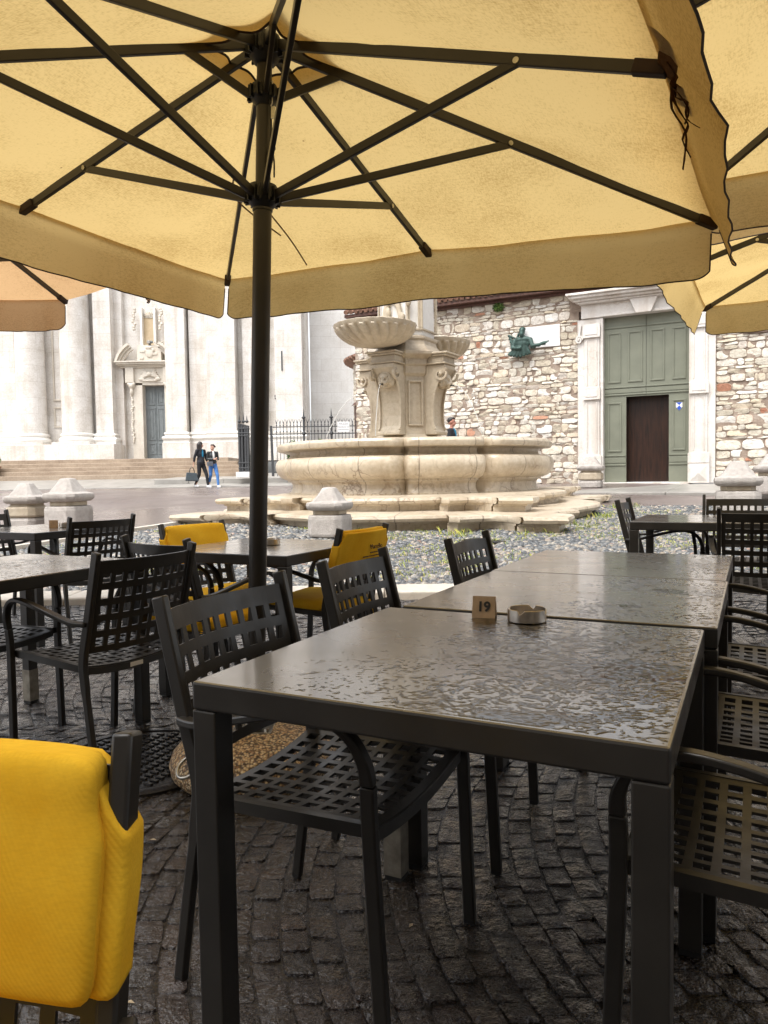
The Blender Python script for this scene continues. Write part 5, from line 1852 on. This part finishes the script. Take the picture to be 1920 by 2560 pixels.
# bronze bust
bu = thing('bronze_bust', 'green bronze half figure of a bearded man on the rubble wall', 'sculpture', hall_m @ Vector((-3.30, -.02, hz(4.72))), WA)
b = MB()
b.ell((0, -.18, .50), (.26, .15, .24)); b.ell((0, -.2, .62), (.30, .13, .12))
b.caps((0, -.2, .68), (0, -.22, .80), .08, .075)
b.ell((0, -.24, .90), (.105, .125, .14)); b.ell((0, -.32, .80), (.08, .07, .11)); b.ell((0, -.35, .90), (.022, .035, .035))
b.ell((0, -.32, .94), (.09, .04, .025)); b.ell((0, -.21, .97), (.115, .12, .085))
b.caps((-.27, -.2, .60), (-.34, -.26, .36), .085, .07); b.caps((-.34, -.26, .36), (-.05, -.36, .32), .065, .055)
b.caps((.27, -.2, .60), (.36, -.26, .38), .085, .07); b.caps((.36, -.26, .38), (.72, -.22, .42), .06, .04)
for k in range(9):
    b.caps((.32 + .05 * k, -.2, .34 + .015 * k), (.42 + .06 * k, -.2 - .05 * (k % 2), .30 + .04 * (k % 3) + .015 * k), .05, .025)
for k in range(8):
    a = -1.1 + .3 * k
    b.caps((.10 * math.sin(a), -.22, .42), (-.1 + .42 * math.sin(a), -.18 - .06 * math.cos(a), .05 + .10 * abs(a)), .09, .05)
for k in range(6):
    b.caps((-.34 - .03 * k, -.15, .30 + .1 * k), (-.40 + .02 * k, -.14, .12 + .12 * k), .05, .03)
    b.ell((-.26 + .02 * k, -.10, .60 + .05 * k), (.045, .05, .04))
b.remesh('figure', MT['bronze'], bu, .02, 2)
bu.scale = (.92, .92, .92)
# pavement strip before the portal
b = MB(); m = hall_m
for k in range(14):
    x0 = -9.0 + 1.3 * k
    y0 = -4.75
    v = []
    for z in (-.3, -.02):
        for x, y in ((x0, y0), (x0 + 1.292, y0), (x0 + 1.292, -.02), (x0, -.02)):
            v.append(tuple(m @ Vector((x, y, z - (.125 if y == y0 else 0) * 1))))
    b.add(v, [(3, 2, 1, 0), (4, 5, 6, 7), (0, 1, 5, 4), (1, 2, 6, 5), (2, 3, 7, 6), (3, 0, 4, 7)])
struct(b.build('portal_pavement', MT['slab'], None, bevel=.012))

# plants rooted in the wall top
wp = thing('wall_plant', 'small green plant growing from the top of the rubble wall under the eave', 'plant', hall_m @ Vector((-4.1, -.08, hz(6.35))), WA)
b = MB(); leaf_ball(b, (0, -.05, .05), (.2, .1, .14), 260, .04); b.build('foliage', MT['leaf'], wp)

# ================================================================== PEOPLE
def person(name, label, loc, rz, h=1.68, jacket='blazer', legs='trouser', skin='skin', stride=.20, armL=None, armR=None, hair='long', shoes='shoe', head_turn=0, shirt='teal', vox=.011, jl=.93):
    """faces local -y"""
    t = thing(name, label, 'person', loc, rz)
    s = h / 1.68
    S = lambda x, y, z: (x * s, y * s, z * s)
    hip = .88; sh_z = 1.38
    F = {1: (.085, -stride, .07), -1: (-.085, stride * .9, .09)}
    K = {1: (.088, -stride * .62 - .03, .48), -1: (-.088, stride * .28 - .05, .47)}
    aL = armL or [(.185, .0, sh_z - .03), (.225, .04, 1.10), (.215, -.06, .86)]
    aR = armR or [(-.185, .0, sh_z - .03), (-.225, .0, 1.10), (-.225, .03, .84)]
    b = MB()
    b.ell(S(0, 0, hip + .02), (.155 * s, .11 * s, .13 * s)); b.caps(S(0, 0, hip + .02), S(0, .005, 1.08), .12 * s, .11 * s); b.ell(S(0, 0, 1.22), (.155 * s, .10 * s, .17 * s)); b.ell(S(0, .01, 1.36), (.17 * s, .08 * s, .06 * s))
    b.caps(S(0, .01, 1.38), S(0, -.01, 1.48), .05 * s, .046 * s)
    hm = Matrix.Translation(S(0, -.012, 1.565)) @ Matrix.Rotation(R(head_turn), 4, 'Z'); hr = hm.to_3x3()
    H = lambda x, y, z: tuple(hm @ Vector((x * s, y * s, z * s)))
    b.ell(H(0, .012, .02), (.072 * s, .090 * s, .095 * s), rot=hr); b.ell(H(0, -.03, -.05), (.052 * s, .058 * s, .062 * s), rot=hr)
    b.ell(H(0, -.088, -.02), (.013 * s, .02 * s, .022 * s), rot=hr); b.ell(H(0, -.078, -.062), (.024 * s, .014 * s, .010 * s), rot=hr)
    for e in (-1, 1):
        b.ell(H(e * .072, .01, -.01), (.012 * s, .02 * s, .03 * s), rot=hr)
    for sd, A_ in ((1, aL), (-1, aR)):
        b.caps(S(*A_[0]), S(*A_[1]), .046 * s, .038 * s); b.caps(S(*A_[1]), S(*A_[2]), .036 * s, .026 * s)
        d = (Vector(A_[2]) - Vector(A_[1])).normalized(); p = Vector(A_[2]) + d * .05
        b.ell(S(*p), (.030 * s, .03 * s, .036 * s))
        o_ = d.orthogonal().normalized(); o2 = d.cross(o_)
        for q in range(4):
            f0 = p + o_ * (.018 * (q - 1.5)) * 1.1 + d * .02; f1 = f0 + d * (.055 + .01 * (q in (1, 2))) + o2 * .012
            b.caps(S(*f0), S(*f1), .0105 * s, .0095 * s, 6)
        f0 = p - o_ * .025; b.caps(S(*f0), S(*(f0 + d * .035 - o_ * .015)), .011 * s, .010 * s, 6)
    for e in (1, -1):
        b.caps(S(e * .085, 0, hip), S(*K[e]), .082 * s, .055 * s); b.caps(S(*K[e]), S(*F[e]), .052 * s, .036 * s)
    bd = b.remesh('body', MT[skin], t, vox, 2)
    # clothes
    b = MB()
    b.ell(S(0, 0, hip + .02), (.165 * s, .12 * s, .14 * s))
    for e in (1, -1):
        b.caps(S(e * .085, 0, hip), S(*K[e]), .092 * s, .064 * s); b.caps(S(*K[e]), S(F[e][0], F[e][1], F[e][2] + .03), .062 * s, .046 * s)
    b.remesh('trousers', MT[legs], t, vox, 2)
    b = MB()
    b.caps(S(0, 0, jl), S(0, .005, 1.12), .145 * s, .125 * s); b.ell(S(0, 0, jl), (.175 * s, .13 * s, .09 * s)); b.ell(S(0, .0, 1.22), (.170 * s, .115 * s, .18 * s)); b.ell(S(0, .012, 1.36), (.185 * s, .09 * s, .062 * s))
    for A_ in (aL, aR):
        w = Vector(A_[1]).lerp(Vector(A_[2]), .55 if legs == 'trouser' else .85)
        b.caps(S(*A_[0]), S(*A_[1]), .060 * s, .050 * s); b.caps(S(*A_[1]), S(*w), .049 * s, .042 * s)
    b.remesh('jacket', MT[jacket], t, vox, 2)
    b = MB(); b.ell(S(0, -.085, 1.22), (.055 * s, .045 * s, .17 * s)); b.ell(S(0, -.05, 1.37), (.045 * s, .04 * s, .05 * s))
    b.remesh('top', MT[shirt], t, vox, 2)
    b = MB()
    if hair == 'long':
        b.ell(H(0, .025, .035), (.085 * s, .095 * s, .095 * s), rot=hr); b.caps(H(0, .07, .0), H(0, .085, -.28), .085 * s, .07 * s)
        b.caps(H(.065, .02, .0), H(.085, .02, -.22), .04 * s, .035 * s); b.caps(H(-.065, .02, .0), H(-.085, .02, -.22), .04 * s, .035 * s)
    else:
        b.ell(H(0, .03, .04), (.079 * s, .088 * s, .085 * s), rot=hr); b.ell(H(0, -.03, .085), (.062 * s, .05 * s, .035 * s), rot=hr)
        if hair == 'tied': b.ell(H(0, .12, .03), (.04 * s, .04 * s, .04 * s))
    b.remesh('hair', MT['hair'], t, .010, 2)
    b = MB()
    for e in (-1, 1):
        b.ell(H(e * .03, -.068, .005), (.012 * s, .008 * s, .006 * s), rot=hr)
        b.ell(H(e * .03, -.072, .026), (.02 * s, .006 * s, .004 * s), rot=hr)
    b.build('eyes', MT['hair'], t, smooth=0)
    for e in (1, -1):
        f = F[e]; up_ = .0 if e > 0 else .03
        b = MB(); b.ell(S(f[0], f[1] - .05, .045 + up_), (.046 * s, .125 * s, .045 * s)); b.ell(S(f[0], f[1] + .02, .07 + up_), (.042 * s, .05 * s, .055 * s)); b.ell(S(f[0], f[1] - .05, .018 + up_), (.050 * s, .13 * s, .018 * s))
        b.remesh('shoe', MT[shoes], t, .01, 2)
    return t
gy = 27.75
person('person', 'woman with long dark hair in black blazer and trousers carrying a big bag', (-6.84, gy, gz(-6.8, gy)), R(60), 1.72, 'blazer', 'trouser', hair='long', head_turn=62, stride=.24,
       armR=[(-.185, .0, 1.35), (-.215, .10, 1.10), (-.20, .16, .88)], armL=[(.185, .0, 1.35), (.225, -.03, 1.10), (.21, -.14, .90)])
w2 = person('person', 'woman in black leather jacket and blue jeans walking beside the steps', (-6.42, gy + .1, gz(-6.4, gy)), R(40), 1.62, 'leather', 'jeans', hair='tied', head_turn=-75, stride=.26, shirt='shirt', jl=1.0,
            armR=[(-.185, .0, 1.35), (-.22, .02, 1.10), (-.05, -.20, 1.10)], armL=[(.185, .0, 1.35), (.23, .0, 1.10), (.05, -.24, 1.13)])
bg_ = thing('shoulder_bag', 'small grey bag on the woman in blue jeans, hung by a thin strap', 'bag', (-6.47, gy - .11, gz(-6.4, gy) + .80), R(40))
MB().box(-.11, .11, -.04, .04, 0, .16).build('pouch', MT['greybag'], bg_, bevel=.015)
MB().tube(spline([(.10, 0, .15), (.12, .02, .35), (.06, .05, .55)], 5), .006, 6).build('strap', MT['greybag'], bg_)
hb = thing('handbag', 'large slate tote bag with two handles held by the woman in black', 'handbag', (-7.16, gy - .08, gz(-7.1, gy) + .24), R(20))
b = MB().loft([[(-.24, -.09, .02), (.22, -.09, 0), (.22, .09, 0), (-.24, .09, .02)], [(-.25, -.10, .05), (.23, -.10, .03), (.23, .10, .03), (-.25, .10, .05)], [(-.20, -.07, .34), (.17, -.07, .31), (.17, .07, .31), (-.20, .07, .34)]])
b.build('bag_body', MT['bag'], hb, bevel=.02, bseg=3)
for sy in (-.05, .05):
    MB().tube(spline([(-.10, sy, .31), (-.07, sy, .46), (.0, sy * .4, .545), (.06, sy, .46), (.09, sy, .30)], 5), .010, 6).build('handle', MT['black'], hb, smooth=0)
person('person', 'man with short dark hair, only his head showing above the fountain rim', (1.74, 18.75, .80), R(75), 1.76, 'blazer', 'trouser', 'skin_red', hair='short', head_turn=0, stride=.1)

# ================================================================== BEHIND THE CAMERA: unseen cafe front added to shade the foreground
cafe = thing('added_cafe_front', 'unseen plastered cafe front added behind the terrace to shade it', 'building', (0, -3.2, 0))
MB().box(-16, 16, -6, 0, 0, 13).build('wall', MT['kerb'], cafe)
b = MB()
for k in range(-4, 5):
    b.box(k * 3.4 - .8, k * 3.4 + .8, .001, .04, .1, 2.6); b.box(k * 3.4 - .6, k * 3.4 + .6, .001, .04, 5, 7)
b.build('shop_window', MT['black'], cafe)
